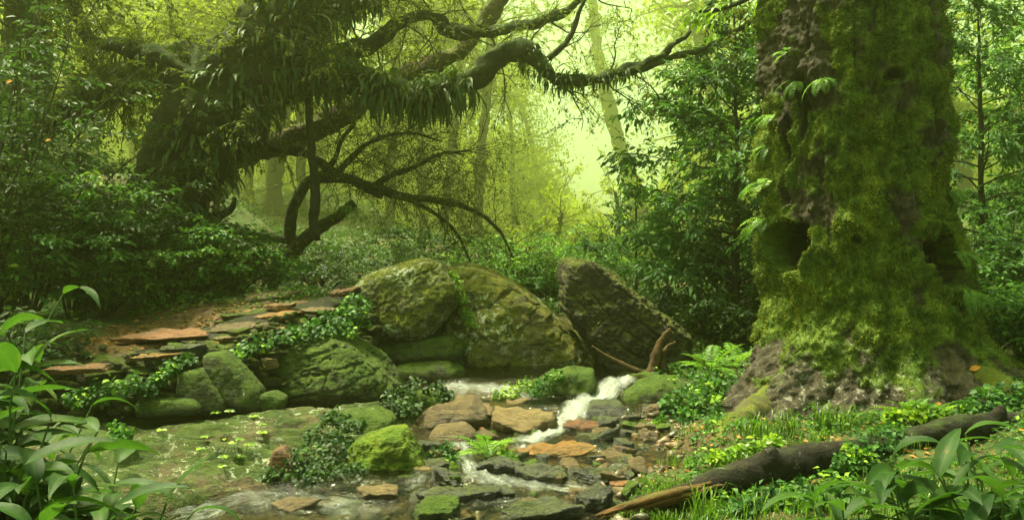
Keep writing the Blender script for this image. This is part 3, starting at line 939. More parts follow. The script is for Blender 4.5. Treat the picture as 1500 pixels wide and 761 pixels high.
BD('mossy_boulder', 'moss-topped boulder beside the head of the waterfall', [(764, 590), (776, 566), (830, 541), (866, 542), (872, 570), (852, 592), (800, 598)], 9.4, .35, M['boulder_moss'], 5, 9, lean=.6, big=.09, mid=.07, fine=.03)
BD('mossy_boulder', 'moss-topped boulder below the ivy mound by the waterfall', [(892, 594), (912, 570), (960, 552), (1000, 556), (990, 594), (950, 616), (905, 612)], 9.3, .4, M['boulder_moss'], 5, 10, lean=.7, big=.09, mid=.07, fine=.03)
BD('wet_block', 'dark wet block at the foot of the waterfall', [(857, 602), (868, 588), (908, 588), (920, 608), (905, 630), (863, 628)], 8.75, .22, M['rock_wet'], 5, 11, lean=.5)
BD('green_rock', 'bright moss-covered rock standing in the near stream', [(508, 660), (530, 643), (590, 630), (612, 655), (622, 677), (604, 695), (572, 712), (540, 698)], 6.95, .3, M['rock_green'], 6, 12, big=.09, mid=.07, fine=.03, lean=.8, k=36, faces=[(.4, -1, .9), (-.5, -1, .7), (.1, -1, .1)])
BD('dome_rock', 'brown-green dome rock in the middle of the stream, largest of its cluster', [(613, 612), (638, 590), (690, 581), (713, 598), (718, 618), (662, 630), (620, 626)], 8.4, .35, M['rock_brown'], 5, 13, lean=.8, big=.09, mid=.07, fine=.03)
BD('dome_rock', 'small ochre dome rock in front of the larger stream dome', [(626, 643), (640, 624), (680, 620), (697, 634), (692, 652), (640, 655)], 7.75, .22, M['rock_brown'], 4, 14, lean=.8)
BD('rust_rock', 'rust-orange triangular rock at the edge of the shelf', [(392, 690), (404, 657), (417, 653), (437, 688), (427, 697), (400, 697)], 6.62, .11, M['rock_rust'], 5, 15, k=26, lean=.2)
BD('mossy_boulder', 'dark plant-covered boulder behind the bright moss rock', [(555, 620), (575, 588), (620, 572), (658, 578), (668, 600), (640, 632), (580, 640)], 8.6, .3, M['boulder_moss'], 5, 16, big=.09, mid=.07, fine=.03)
BD('mossy_boulder', 'low mossy boulder at the shelf end, behind the shelf plants', [(480, 628), (500, 602), (545, 598), (575, 612), (580, 635), (520, 646)], 8.0, .3, M['boulder_moss'], 5, 17, lean=.6, big=.09, mid=.07, fine=.03)
BD('mossy_boulder', 'smooth green boulder upstream of the ivy mound, under the slanting rock', [(900, 560), (915, 546), (950, 542), (985, 552), (985, 572), (930, 576)], 10.0, .3, M['boulder_moss'], 4, 18, lean=.6)
BD('mossy_boulder', 'big green rock half buried under the ivy mound', [(945, 620), (960, 590), (1000, 572), (1050, 578), (1065, 605), (1040, 640), (970, 640)], 8.9, .4, M['boulder_moss'], 5, 19, lean=.6, big=.09, mid=.07, fine=.03)

def SL(name, label, px, py, Y, w_, d_, h_, mat, rot=(0, 0, 0), seed=1, sub=5, cat='rock', rough=1.0, k=20):
    return slab(name, label, P(px, py, Y), w_, d_, h_, rot, M[mat], sub, seed, cat, None, rough, k)

SL('tan_slab', 'tan flat slab tilted towards the water, below the mossy boulder', 762, 618, 8.15, .68, .55, .17, 'rock_tan', (.18, .12, -.2), 41)
SL('orange_slab', 'flat orange slab lying across the stream', 808, 664, 7.25, .72, .36, .10, 'rock_orange', (.12, -.03, .05), 42)
SL('red_slab', 'reddish flat slab between the waterfall and the orange slab', 852, 626, 8.2, .42, .36, .09, 'rock_red', (.15, .10, .3), 43)
SL('red_slab', 'thin dull red slab just behind the orange slab', 820, 648, 7.75, .45, .25, .06, 'rock_red', (.1, 0, .1), 44)
SL('green_slab', 'olive flat slab on the far side of the dark wet block', 935, 625, 8.3, .38, .34, .12, 'boulder_moss', (.15, .05, .2), 45)
SL('brown_slab', 'long brown slab lying on the gravel near the grass bank', 945, 652, 7.6, .66, .36, .07, 'rock_brown', (.12, .06, -.1), 46)
SL('grey_rock', 'dark grey flat rock beside the reddish slab', 872, 645, 7.75, .36, .3, .10, 'rock_wet', (.1, 0, .5), 47)
SL('mossy_cobble', 'dark mossy rock in the rapids before the fern', 735, 688, 6.75, .36, .3, .16, 'rock_wet', (0, .05, .2), 48)
SL('black_rock', 'black wedge of rock in front of the bright moss rock', 658, 706, 6.45, .30, .22, .15, 'rock_wet', (.1, .35, .1), 49)
SL('black_rock', 'black rock with a pale rim beside the end of the log', 872, 735, 5.95, .28, .24, .20, 'rock_wet', (.1, -.1, .4), 50)
SL('wet_slab', 'long low wet slab across the front of the stream', 665, 727, 6.1, .56, .3, .10, 'rock_wet', (.05, .06, .1), 51)
SL('wet_slab', 'low wet slab splitting the front rapids', 790, 695, 6.6, .42, .3, .10, 'rock_wet', (.05, .0, -.1), 52)
SL('wet_slab', 'rounded grey slab beside the grass bank', 890, 700, 6.5, .46, .3, .12, 'rock_wet', (.08, .05, .2), 53)
SL('wet_slab', 'black slab at the very front of the stream', 790, 750, 5.7, .46, .3, .12, 'rock_wet', (.05, -.05, .1), 54)
SL('mossy_cobble', 'green mossy cobble at the very front of the stream', 645, 748, 5.75, .36, .26, .13, 'boulder_moss', (0, 0, .3), 55)
SL('lime_cobble', 'flat rock topped with lime moss beside the upper pool', 752, 582, 9.2, .42, .3, .12, 'rock_green', (.2, .1, .2), 56)
SL('pale_slab', 'pale flat rock between the upper pool and the tan slab', 738, 598, 8.85, .50, .3, .10, 'rock_tan', (.12, -.05, .1), 57)
SL('pale_slab', 'pale stone beside the small ochre dome', 708, 604, 8.4, .24, .2, .08, 'rock_tan', (.1, 0, .4), 58)
SL('rust_cobble', 'rusty cobble wedged below the mossy boulder at the pool', 693, 592, 8.6, .26, .2, .08, 'rock_rust', (.1, .4, .4), 59)
SL('brown_cobble', 'brown cobble in the gravel beside the orange slab', 905, 672, 7.15, .26, .2, .08, 'rock_brown', (.1, 0, .2), 60, 4)
SL('grey_cobble', 'grey cobble under lime moss beside the brown slab', 920, 682, 6.95, .3, .22, .09, 'rock_green', (.1, 0, .9), 61, 4)
SL('grey_cobble', 'dull cobble between the tan slab and the dome rocks', 715, 640, 7.7, .26, .2, .08, 'rock_brown', (.1, .1, .9), 62, 4)
SL('dark_cobble', 'dark cobble tucked behind the bright moss rock', 632, 655, 7.3, .22, .2, .10, 'rock_wet', (.1, .1, .9), 63, 4)
SL('dark_cobble', 'olive cobble at the foot of the bright moss rock', 598, 705, 6.55, .2, .16, .10, 'boulder_moss', (.1, .1, .3), 64, 4)
SL('brown_cobble', 'tan cobble beside the black wedge of rock', 625, 692, 6.75, .24, .2, .08, 'rock_tan', (.15, .1, .6), 65, 4)
SL('dark_cobble', 'dark cobble in the white water below the fern', 690, 690, 6.9, .14, .12, .07, 'rock_wet', (.1, .1, .3), 66, 4)
SL('rust_cobble', 'rusty cobble beside the end of the log near the grass', 905, 712, 6.3, .16, .14, .07, 'rock_rust', (.1, .1, .3), 67, 4)
SL('pale_cobble', 'pale triangular cobble in front of the brown slab', 915, 690, 6.75, .18, .14, .07, 'rock_tan', (.1, .3, .6), 68, 4)
SL('dark_cobble', 'dark cobble between the two front rapids', 735, 722, 6.2, .2, .16, .08, 'rock_wet', (.1, .1, .3), 69, 4)
SL('brown_cobble', 'flat brown cobble submerged in the near pool', 430, 742, 5.9, .34, .24, .08, 'rock_brown', (.05, .05, .3), 70, 4)
SL('dark_cobble', 'dark cobble in the shallow water before the shelf plants', 560, 722, 6.15, .3, .2, .07, 'rock_brown', (.05, .05, .1), 71, 4)

# loose bright slabs on the crest of the ledge
for k, (lab, px, py, Y, w_, d_, h_, mt, rz) in enumerate([
        ('long orange slab on the crest of the ledge near the boulder', 408, 462, 9.6, .55, .36, .05, 'rock_orange', .25),
        ('thin orange slab at the top edge of the ledge crest', 412, 448, 9.9, .42, .3, .05, 'rock_orange', .1),
        ('reddish slab jutting out beside the rounded boulder', 496, 429, 10.2, .30, .26, .06, 'rock_red', .2),
        ('small reddish slab touching the rounded boulder', 520, 424, 10.3, .20, .2, .06, 'rock_rust', .1),
        ('brown slab among the ivy on the ledge crest', 470, 455, 9.7, .44, .3, .05, 'rock_brown', .3),
        ('tan chip of rock lying above the ivy on the ledge', 404, 482, 9.1, .2, .16, .05, 'rock_tan', .5),
        ('orange sliver of rock at the low end of the ledge crest', 222, 522, 8.0, .5, .2, .04, 'rock_orange', .2),
        ('dark slate leaf of rock on the ledge crest', 272, 510, 8.15, .5, .22, .05, 'rock_wet', .22),
        ('rusty slab lying on the bare bank behind the slate', 240, 492, 8.7, .7, .4, .05, 'rock_rust', .1),
        ('brown slab lying flat on the bare bank by the bushes', 350, 480, 9.0, .7, .4, .05, 'rock_brown', .12),
        ('rusty slab at the near end of the ledge by the broad leaves', 110, 540, 7.6, .6, .3, .05, 'rock_rust', .1),
        ('ochre chip on the ledge beside the yellow leaf', 330, 497, 8.6, .24, .18, .05, 'rock_tan', .3),
        ('pale cobble resting halfway up the ledge face', 396, 532, 8.35, .16, .12, .09, 'rock_tan', .3)]):
    c = P(px, py, Y)
    slab('loose_slab', lab, c, w_, d_, h_, (.10, -.06, rz), M[mt], 5, 80 + k, 'slab', None, .8, 34)

# thin slabs half buried in the bare bank: the ledge's own layers coming to the surface
rng = rs(67)
for k in range(26):
    s_ = rng.uniform(.12, .92); i_ = int(s_ * 59)
    back = rng.uniform(.5, 1.5)
    x = FOOT[i_, 0] + inn[i_, 0] * back + rng.normal(0, .1); y = FOOT[i_, 1] + inn[i_, 1] * back
    wd = rng.uniform(.3, .7)
    mt = ['ledge_stone', 'rock_brown', 'boulder_moss', 'rock_rust'][int(rng.choice(4, p=[.4, .3, .15, .15]))]
    slab('bank_slab', 'thin slab half buried in the bare rusty bank of the ledge', (x, y, gz1(x, y) + .012), wd, wd * rng.uniform(.45, .8), rng.uniform(.05, .09), (rng.normal(.10, .07), rng.normal(-.06, .06), math.atan2(tg[i_, 1], tg[i_, 0]) + rng.normal(0, .25)), M[mt], 4, 300 + k, 'slab', 'slabs half buried in the bank', .8, 34)

# smaller stones of the rapids
rng = rs(66)
KIND = [('rock_wet', 'small dark wet stone lying among the rapids'), ('rock_brown', 'small brown wet stone lying among the rapids'), ('boulder_moss', 'small moss-capped stone lying among the rapids'), ('rock_rust', 'small rusty stone lying among the rapids')]
done = 0
taken = []
while done < 110:
    y = rng.uniform(5.5, 9.1); x = rng.uniform(-1.7, 1.5)
    if not (STREAM_L(y) + .1 < x < STREAM_R(y) + .05) or (y < 6.0 and x < -1.3): continue
    wd = rng.uniform(.10, .27)
    if min(float(seg_dist(np.array([x]), np.array([y]), r_[0])[0]) / r_[1] for r_ in riff) < .62: continue
    if any(math.hypot(x - a, y - b) < (wd + c) * .36 for a, b, c in taken): continue
    taken.append((x, y, wd))
    kk = int(rng.choice(4, p=[.46, .22, .24, .08]))
    slab('stream_stone', KIND[kk][1], (x, y, gz1(x, y) + wd * .2), wd, wd * rng.uniform(.6, .95), wd * rng.uniform(.35, .6), (rng.normal(.05, .18), rng.normal(0, .2), rng.rand() * 6.28), M[KIND[kk][0]], 4, 200 + done, 'stone', KIND[kk][1].split(' ')[1] + ' stones of the rapids', 1.0, 30)
    done += 1

# gravel of the stream bed: past counting
rng = rs(5)
gr = []
cnt = 0
while cnt < 1500:
    y = rng.uniform(5.0, 9.0); x = rng.uniform(-2.3, 1.7)
    if not (STREAM_L(y) - .1 < x < STREAM_R(y) + .25): continue
    if y > 7.3 and x < -.3 and rng.rand() < .5: continue
    if y < 6.4 and x < -.5 and rng.rand() < .85: continue
    s = rng.uniform(.012, .035) * (1.9 if rng.rand() < .14 else 1)
    V, F = ico(1 if s < .03 else 2)
    V = V * np.array([rng.uniform(.8, 1.6), rng.uniform(.7, 1.1), rng.uniform(.35, .7)]) * s
    V = V + s * .35 * rng.normal(size=(1, 3)) * np.sin(V[:, :1] / s * 3)
    a = rng.rand() * 6.28
    V = V @ np.array([[math.cos(a), math.sin(a), 0], [-math.sin(a), math.cos(a), 0], [0, 0, 1]])
    gr.append((V, [F], {'rnd': np.full(len(V), rng.rand())}, x, y, s)); cnt += 1
gzz = gz(np.array([a[3] for a in gr]), np.array([a[4] for a in gr]))
gr = [(a[0] + np.array([a[3], a[4], z + a[5] * .2]), a[1], a[2]) for a, z in zip(gr, gzz)]
def pebble_mat():
    m, nt, out = mat_new('pebbles')
    g = G(nt)
    col = g.ramp(g.attr('rnd'), [(0, (.025, .024, .016)), (.35, (.06, .048, .026)), (.6, (.11, .07, .03)), (.8, (.14, .06, .025)), (1, (.18, .15, .09))])
    n = g.noise(g.coord(False), 60, 4)
    col = g.mix(g.mapr(n, .3, .7, 0, .6), col, (.04, .035, .02))
    g.lk(g.principled(col, .45, g.bump(n, .5, .01), .5), out.inputs[0])
    return m
tag(obj('gravel', merge(*gr), pebble_mat()), kind='stuff')

# ------------------------------------------------------------------ the giant mossy tree
GY = 8.9
GROWS = np.array([  # py, left px, right px
    (-260, 1128, 1372), (-60, 1112, 1385), (10, 1110, 1384), (60, 1110, 1390), (130, 1112, 1395), (200, 1112, 1393), (250, 1112, 1386), (300, 1113, 1396),
    (360, 1112, 1412), (420, 1117, 1428), (470, 1112, 1448), (510, 1098, 1470), (545, 1076, 1494), (580, 1046, 1524), (610, 1018, 1550), (640, 994, 1575), (690, 960, 1610)], float)
nth, nzz = 520, 460
th = np.linspace(0, 2 * np.pi, nth, endpoint=False)          # 0 = +x, pi/2 = away, 3pi/2 = towards the camera
zs_px = np.linspace(-260, 690, nzz)
Lp = np.interp(zs_px, GROWS[:, 0], GROWS[:, 1]); Rp = np.interp(zs_px, GROWS[:, 0], GROWS[:, 2])
kern = np.ones(25) / 25
pad = lambda a: np.concatenate([np.full(12, a[0]), a, np.full(12, a[-1])])
Lp = np.convolve(pad(Lp), kern, 'valid'); Rp = np.convolve(pad(Rp), kern, 'valid')
zc = CAMZ - (zs_px - 380.5) * GY / FPX
cx = ((Lp + Rp) / 2 - 750) * GY / FPX
hw = (Rp - Lp) / 2 * GY / FPX
TH, ZC = np.meshgrid(th, zc)
CX = cx[:, None]; HW = hw[:, None]
low = np.clip((1.5 - ZC) / 1.4, 0, 1)
dirx, diry = np.cos(TH), np.sin(TH)
q = np.stack([dirx * 1.2, diry * 1.2, ZC * .16], -1).reshape(-1, 3)
flute = fbm(q * 2.2 + 4, 3).reshape(TH.shape)
q2 = np.stack([dirx * HW, diry * HW, ZC], -1).reshape(-1, 3)
lump = fbm(q2 * 1.9 + 9, 3).reshape(TH.shape)
knob = fbm(q2 * 5.5 + 2, 4).reshape(TH.shape)
fur = np.abs(fbm(np.stack([dirx * HW * 5, diry * HW * 5, ZC * .9], -1).reshape(-1, 3) + 1, 3)).reshape(TH.shape)
tiny = fbm(q2 * 19, 3).reshape(TH.shape)
rr = HW * .93 + .10 * flute * (1 + 1.6 * low) + .13 * lump + .075 * knob + .028 * tiny - .10 * (.35 - np.minimum(fur, .35))
rr = rr * (1 - .14 * np.clip(-np.sin(TH), 0, 1) * (1 - .3 * low))            # flatter towards the camera
def buttress(ang, wdt, amt, z0, z1):
    d = np.angle(np.exp(1j * (TH - ang)))
    return amt * np.exp(-(d / wdt) ** 2) * np.clip((z1 - ZC) / (z1 - z0), 0, 1) ** 2.2
rr = rr + buttress(R(208), .26, .55, -.1, 1.15) + buttress(R(262), .22, .42, -.1, .95) + buttress(R(318), .25, .50, 0, 1.0) + buttress(R(355), .2, .35, 0, .9) + buttress(R(235), .12, .2, -.1, .8) + buttress(R(120), .4, .4, 0, 1)
X = CX + rr * dirx; Yy = GY + rr * diry
HOLE = np.zeros_like(X)
def hollow(px, py, wpx, hpx, depth):
    """a dark hole, measured on the visible face of the trunk"""
    global X, Yy, HOLE
    zc0 = CAMZ - (py - 380.5) * (GY - .7) / FPX
    row = np.argmin(np.abs(zc - zc0))
    sx = X[row] / Yy[row] * FPX + 750
    vis = np.cos(th - R(248.5)) > .08
    a0 = th[np.argmin(np.where(vis, np.abs(sx - px), 1e9))]
    sc_ = (GY - .6) / FPX
    du = np.angle(np.exp(1j * (TH - a0))) * rr
    dv = ZC - zc0
    wob = 1 + .35 * knob
    e = np.sqrt((du / (wpx * sc_)) ** 2 + (dv / (hpx * sc_)) ** 2) * wob
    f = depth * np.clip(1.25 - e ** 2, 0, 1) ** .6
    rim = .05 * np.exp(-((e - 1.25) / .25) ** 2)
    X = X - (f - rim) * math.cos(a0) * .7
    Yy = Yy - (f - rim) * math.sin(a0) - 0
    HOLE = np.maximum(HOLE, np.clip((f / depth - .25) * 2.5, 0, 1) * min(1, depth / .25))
    return a0
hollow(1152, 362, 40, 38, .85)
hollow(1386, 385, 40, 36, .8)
hollow(1150, 275, 9, 34, .14)
hollow(1310, 112, 16, 11, .14)
hollow(1158, 200, 10, 40, .16)
hollow(1372, 175, 9, 50, .20)
hollow(1180, 155, 7, 50, .12)
hollow(1255, 350, 8, 6, .07)
GTV = np.stack([X, Yy, ZC], -1).reshape(-1, 3)
ii = np.arange(nzz - 1)[:, None] * nth; jj = np.arange(nth)[None]; j2 = (jj + 1) % nth
GTF = np.stack([ii + jj, ii + nth + jj, ii + nth + j2, ii + j2], -1).reshape(-1, 4)
# moss tufts standing off the bark
rng = rs(77)
A = GTV.reshape(nzz, nth, 3)
Nn = np.cross(np.roll(A, -1, 1) - np.roll(A, 1, 1), np.gradient(A, axis=0))
Nn = norm(Nn)
outw = np.stack([dirx, diry, 0 * dirx], -1)
Nn = Nn * np.sign((Nn * outw).sum(-1, keepdims=True))
mossy = fbm(q2 * 1.6 + 40, 4).reshape(TH.shape) + .25 * knob - .62 * np.clip((.85 - ZC) / .55, 0, 1) - .12 * np.clip((ZC - 2.6) / 1, 0, 1)
mossy = mossy - 1.2 * HOLE
left_bark = np.clip((ZC - 1.6) / .5, 0, 1) * np.exp(-((np.angle(np.exp(1j * (TH - R(212))))) / .38) ** 2)
mossy = mossy - .30 * left_bark - .22 * np.clip(.16 - np.minimum(fur, .16), 0, 1) * 4 * np.clip((ZC - 1.2), 0, 1)
lich = np.clip((.95 - ZC) / .35, 0, 1) * np.exp(-((np.angle(np.exp(1j * (TH - R(238))))) / .6) ** 2)
gt = thing('giant_tree', 'giant mossy tree trunk with two dark hollows', 'tree', (float(cx[-40]), GY, .1))
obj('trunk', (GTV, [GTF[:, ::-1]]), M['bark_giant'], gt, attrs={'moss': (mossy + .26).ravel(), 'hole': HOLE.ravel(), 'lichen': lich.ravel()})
cand = np.argwhere((mossy > -.27) & (HOLE < .1) & (np.sin(TH) < .35) & (ZC > .05))
pick = cand[rng.randint(len(cand), size=150000)]
Pm = A[pick[:, 0], pick[:, 1]] + rng.normal(0, .008, (len(pick), 3))
Nm = Nn[pick[:, 0], pick[:, 1]]
Dm = norm(Nm * .9 + np.array([0, 0, -.35]) + rng.normal(0, .55, (len(pick), 3)))
tone = np.clip(.45 + 1.0 * fbm(Pm * 2.3 + 3, 3) + .5 * fbm(Pm * 9 + 3, 2) + rng.normal(0, .16, len(pick)), 0, 1)
obj('moss', leaves(Pm - Nm * .006, Dm, rng.normal(size=(len(pick), 3)), rng.uniform(.011, .028, len(pick)), .55, LEAF4, tone), M['moss_tuft'], gt)
lr, lp_, _ = limb([P(1400, 560, 8.3), P(1450, 572, 7.9), P(1500, 596, 7.6), P(1545, 620, 7.5)], [.24, .2, .15, .10], 22, 80, .06, 5, .03)
obj('root', lr, M['bark_root'], gt)

rp_ = [(2.75, 8.5, .38), (2.4, 8.2, .24), (2.1, 7.9, .14), (1.85, 7.55, .07), (1.68, 7.2, .01), (1.55, 6.9, -.06)]
rp_ = [(a, b, gz1(a, b) + c * .45 - .06) for a, b, c in rp_]
lr, lp_, _ = limb(rp_, [.26, .19, .14, .10, .075, .05], 24, 120, .05, 4, .05)
obj('root', lr, M['bark_root'], gt)
# ------------------------------------------------------------------ fallen log
lg = thing('fallen_log', 'dark rotting log lying before the giant tree with a split orange end', 'log', P(1180, 690, 6.1))
rows = [(895, 754, 8, 5.75), (930, 744, 13, 5.8), (985, 729, 17, 5.85), (1040, 712, 21, 5.95), (1100, 695, 23, 6.05), (1140, 684, 26, 6.1), (1190, 673, 22, 6.15), (1260, 660, 20, 6.25), (1340, 640, 21, 6.4), (1420, 627, 19, 6.55), (1490, 620, 17, 6.7), (1560, 612, 15, 6.9)]
lv, lpp, lrad = limb_px(rows, 6, 28, 200, .035, 3)
obj('trunk', lv, M['log'], lg)
kv, _, _ = limb_px([(1136, 690, 20, 6.0), (1130, 668, 15, 5.98), (1128, 656, 8, 5.97)], 6, 16, 24, .03, 9)
obj('knob', kv, M['log'], lg)
kv, _, _ = limb_px([(1452, 624, 14, 6.6), (1462, 604, 9, 6.58), (1466, 594, 4, 6.57)], 6, 12, 20, .02, 10)
obj('knob', kv, M['log'], lg)
for k in range(9):
    rng_ = rs(900 + k)
    x0 = 868 + rng_.uniform(0, 40); off = rng_.uniform(-10, 12); ln = rng_.uniform(90, 190)
    yb = lambda x: 752 - (x - 895) * .28
    dy = rng_.uniform(-.06, .05)
    rw = [(x0, yb(x0) + off * .6, 1.2, 5.72 + dy), (x0 + ln * .3, yb(x0 + ln * .3) + off, 4.2, 5.70 + dy), (x0 + ln * .7, yb(x0 + ln * .7) + off * 1.1, 5.0, 5.74 + dy), (x0 + ln, yb(x0 + ln) + off * .7, 2.5, 5.82 + dy)]
    kv, _, _ = limb_px(rw, 6, 7, 40, .012, 20 + k)
    obj('splinter', kv, M['log_core'], lg)

# ------------------------------------------------------------------ vegetation builders
UP = np.array([0, 0, 1.0])

def grow(rng, p, d, L, n=6, wander=.18, grav=0.0, flat=0.0):
    """a wandering polyline; grav > 0 droops, < 0 rises; flat pulls the direction to the horizontal"""
    pts = [np.asarray(p, float)]
    d = norm(d)
    for k in range(n):
        d = d + rng.normal(0, wander, 3) - UP * grav
        if flat: d[2] *= (1 - flat)
        d = norm(d)
        pts.append(pts[-1] + d * L / n)
    return np.array(pts)

def taper(r0, r1, n):
    return r0 + (r1 - r0) * np.linspace(0, 1, n) ** .8

def along(pts, t):
    k = np.clip(t * (len(pts) - 1), 0, len(pts) - 1.001)
    i = k.astype(int); f = (k - i)[:, None]
    return pts[i] * (1 - f) + pts[i + 1] * f, norm(pts[i + 1] - pts[i])

def spray(rng, pts, n, L, spread=.6, t0=.15, droop=.25, horiz=.75, jit=.02, ends=True):
    """leaves set alternately along a twig; returns P, D, N, L"""
    t = np.sort(rng.uniform(t0, 1, n))
    if ends: t[-1] = 1.0
    p, d = along(pts, t)
    side = norm(np.cross(d, UP) + rng.normal(0, .15, (n, 3)))
    sg = np.where(np.arange(n) % 2 == 0, 1, -1)[:, None]
    D = d * rng.uniform(.3, .9, (n, 1)) + side * sg * spread + rng.normal(0, .25, (n, 3)) - UP * droop
    if ends: D[-1] = d[-1] - UP * droop * .5
    N = UP * horiz + rng.normal(0, .35, (n, 3))
    return p + rng.normal(0, jit, (n, 3)), D, N, L * rng.uniform(.65, 1.25, n)

class Leafs:
    def __init__(s): s.a = []
    def add(s, t): s.a.append(t)
    def build(s, rng, wr=.45, tmpl=LEAF4, tone=None, tscale=1.2):
        Pp = np.concatenate([a[0] for a in s.a]); D = np.concatenate([a[1] for a in s.a]); N = np.concatenate([a[2] for a in s.a]); L = np.concatenate([a[3] for a in s.a])
        r = np.clip(.45 + .8 * fbm(Pp * tscale + 3.3, 2) + rng.normal(0, .2, len(Pp)), 0, 1)
        return leaves(Pp, D, N, L, wr, tmpl, r)

def shrub(seed, base, H, spread, nst, leafL, lpt, ntw=9, flat=.12, wr=.45, tmpl=LEAF4, lean=(0, 0), droop=.25, stem_r=.018, twigL=.45):
    rng = rs(seed)
    wood, lf = [], Leafs()
    base = np.asarray(base, float)
    for s in range(nst):
        a = rng.rand() * 6.28
        rad = rng.uniform(.25, 1.0)
        d = np.array([math.cos(a) * spread * rad + lean[0], math.sin(a) * spread * rad + lean[1], H * rng.uniform(.55, 1.0)])
        L = np.linalg.norm(d) * 1.05
        b = base + np.array([math.cos(a), math.sin(a), 0]) * .06 * spread
        b[2] = base[2] - .05
        st = grow(rng, b, d + UP * .5, L, 8, .10, .06)
        r = stem_r * rng.uniform(.6, 1.1)
        wood.append(tube(st, taper(r, r * .25, len(st)), 5))
        for k in range(ntw):
            t = rng.uniform(.22, 1.0)
            p, dd = along(st, np.array([t]))
            az = rng.rand() * 6.28
            td = np.array([math.cos(az), math.sin(az), rng.uniform(-.15, .35)]) + dd[0] * .5
            tl = twigL * rng.uniform(.6, 1.25) * (1.15 - .4 * t)
            tw = grow(rng, p[0], td, tl, 5, .14, .05, flat)
            wood.append(tube(tw, taper(r * .35, .0016, len(tw)), 3, False))
            lf.add(spray(rng, tw, lpt, leafL, droop=droop))
            for e in range(2):
                p2, d2 = along(tw, np.array([rng.uniform(.3, .8)]))
                t2 = grow(rng, p2[0], d2[0] + np.cross(d2[0], UP) * rng.choice([-1, 1]) * .9, tl * .55, 4, .15, .04, flat)
                wood.append(tube(t2, taper(.003, .0014, len(t2)), 3, False))
                lf.add(spray(rng, t2, max(4, int(lpt * .6)), leafL, droop=droop))
    return merge(*wood), lf.build(rng, wr, tmpl)

def leafy_tree(seed, base, H, r0, crown, nb, leafL, lpt, ntw=8, t0=.18, bendx=0.0, droop=.3, wr=.42, tmpl=LEAF4, rise=.25, sides=9, side_bias=None, sub=2):
    """crown(t) = branch length in metres at height fraction t"""
    rng = rs(seed)
    base = np.asarray(base, float)
    n = 16
    zz_ = np.linspace(0, 1, n)
    tr = np.stack([base[0] + bendx * zz_ ** 1.5 + .03 * H * np.cumsum(rng.normal(0, .25, n)) / 3, base[1] + .02 * H * np.cumsum(rng.normal(0, .25, n)) / 3, base[2] - .15 + (H + .15) * zz_], -1)
    tr = spline(tr, 40)
    wood = [gnarl(tube(tr, taper(r0, .012, 40) * (1 + .35 * np.exp(-np.linspace(0, 1, 40) * 18)), sides), r0 * .3, 3 / max(r0 * 8, .3), seed)]
    lf = Leafs()
    a = rng.rand() * 6
    for k in range(nb):
        t = t0 + (1 - t0) * (k + rng.rand() * .6) / nb
        a += 2.399 + rng.normal(0, .3)
        L = crown(t) * rng.uniform(.75, 1.15)
        if side_bias is not None: L *= 1 + side_bias * math.cos(a)
        p, _ = along(tr, np.array([min(t, .995)]))
        d = np.array([math.cos(a), math.sin(a), rise + .5 * t])
        br = grow(rng, p[0], d, L, 7, .10, .06)
        rb = max(.004, r0 * .30 * (1 - t) + .004)
        wood.append(tube(br, taper(rb, .003, len(br)), 5, False))
        m = max(3, int(ntw * L / max(crown(.35), .1)))
        for j in range(m):
            tt_ = rng.uniform(.18, 1.0)
            pp, dd = along(br, np.array([tt_]))
            sd_ = np.cross(dd[0], UP) * rng.choice([-1, 1])
            td = dd[0] * .6 + sd_ * rng.uniform(.3, 1.0) + UP * rng.uniform(-.3, .3)
            tl = L * rng.uniform(.25, .5) * (1.1 - .5 * tt_)
            tw = grow(rng, pp[0], td, tl, 4, .14, .08)
            wood.append(tube(tw, taper(.004, .0015, len(tw)), 3, False))
            lf.add(spray(rng, tw, lpt, leafL, droop=droop))
            for e in range(sub - 1):
                p2, d2 = along(tw, np.array([rng.uniform(.3, .9)]))
                t2 = grow(rng, p2[0], d2[0] + rng.normal(0, .6, 3), tl * .6, 3, .15, .08)
                lf.add(spray(rng, t2, max(3, lpt // 2), leafL, droop=droop))
    return merge(*wood), lf.build(rng, wr, tmpl)

def frond(rng, base, d, L, W, npin=16, droop=1.0, rnd=None):
    """a fern frond: rachis with paired pinnae"""
    n = npin
    t = np.linspace(0.0, 1, n + 1)
    d = norm(d)
    side = norm(np.cross(d, UP) + 1e-6); upv = np.cross(side, d)
    ang = -droop * t
    dirs = np.cos(ang)[:, None] * d + np.sin(ang)[:, None] * upv
    mid = np.asarray(base) + np.concatenate([[np.zeros(3)], np.cumsum(dirs[:-1] * (L / n), 0)])
    nrm = np.cross(side[None], dirs)
    tp = t[3:]
    pl = W * np.sin(np.pi * np.clip(tp * .9 + .12, 0, 1)) ** .8 + .004
    P_, D_, N_, L_ = [], [], [], []
    for sg in (-1, 1):
        P_.append(mid[3:]); D_.append(side[None] * sg + dirs[3:] * .45 - nrm[3:] * -.12 + rng.normal(0, .06, (len(tp), 3)))
        N_.append(nrm[3:]); L_.append(pl)
    r = rng.rand() if rnd is None else rnd
    lv = leaves(np.concatenate(P_), np.concatenate(D_), np.concatenate(N_), np.concatenate(L_), .27, LEAF4, np.clip(r + rng.normal(0, .08, 2 * len(tp)), 0, 1))
    st = tube(mid, taper(.0045, .001, len(mid)), 4, False)
    return st, lv

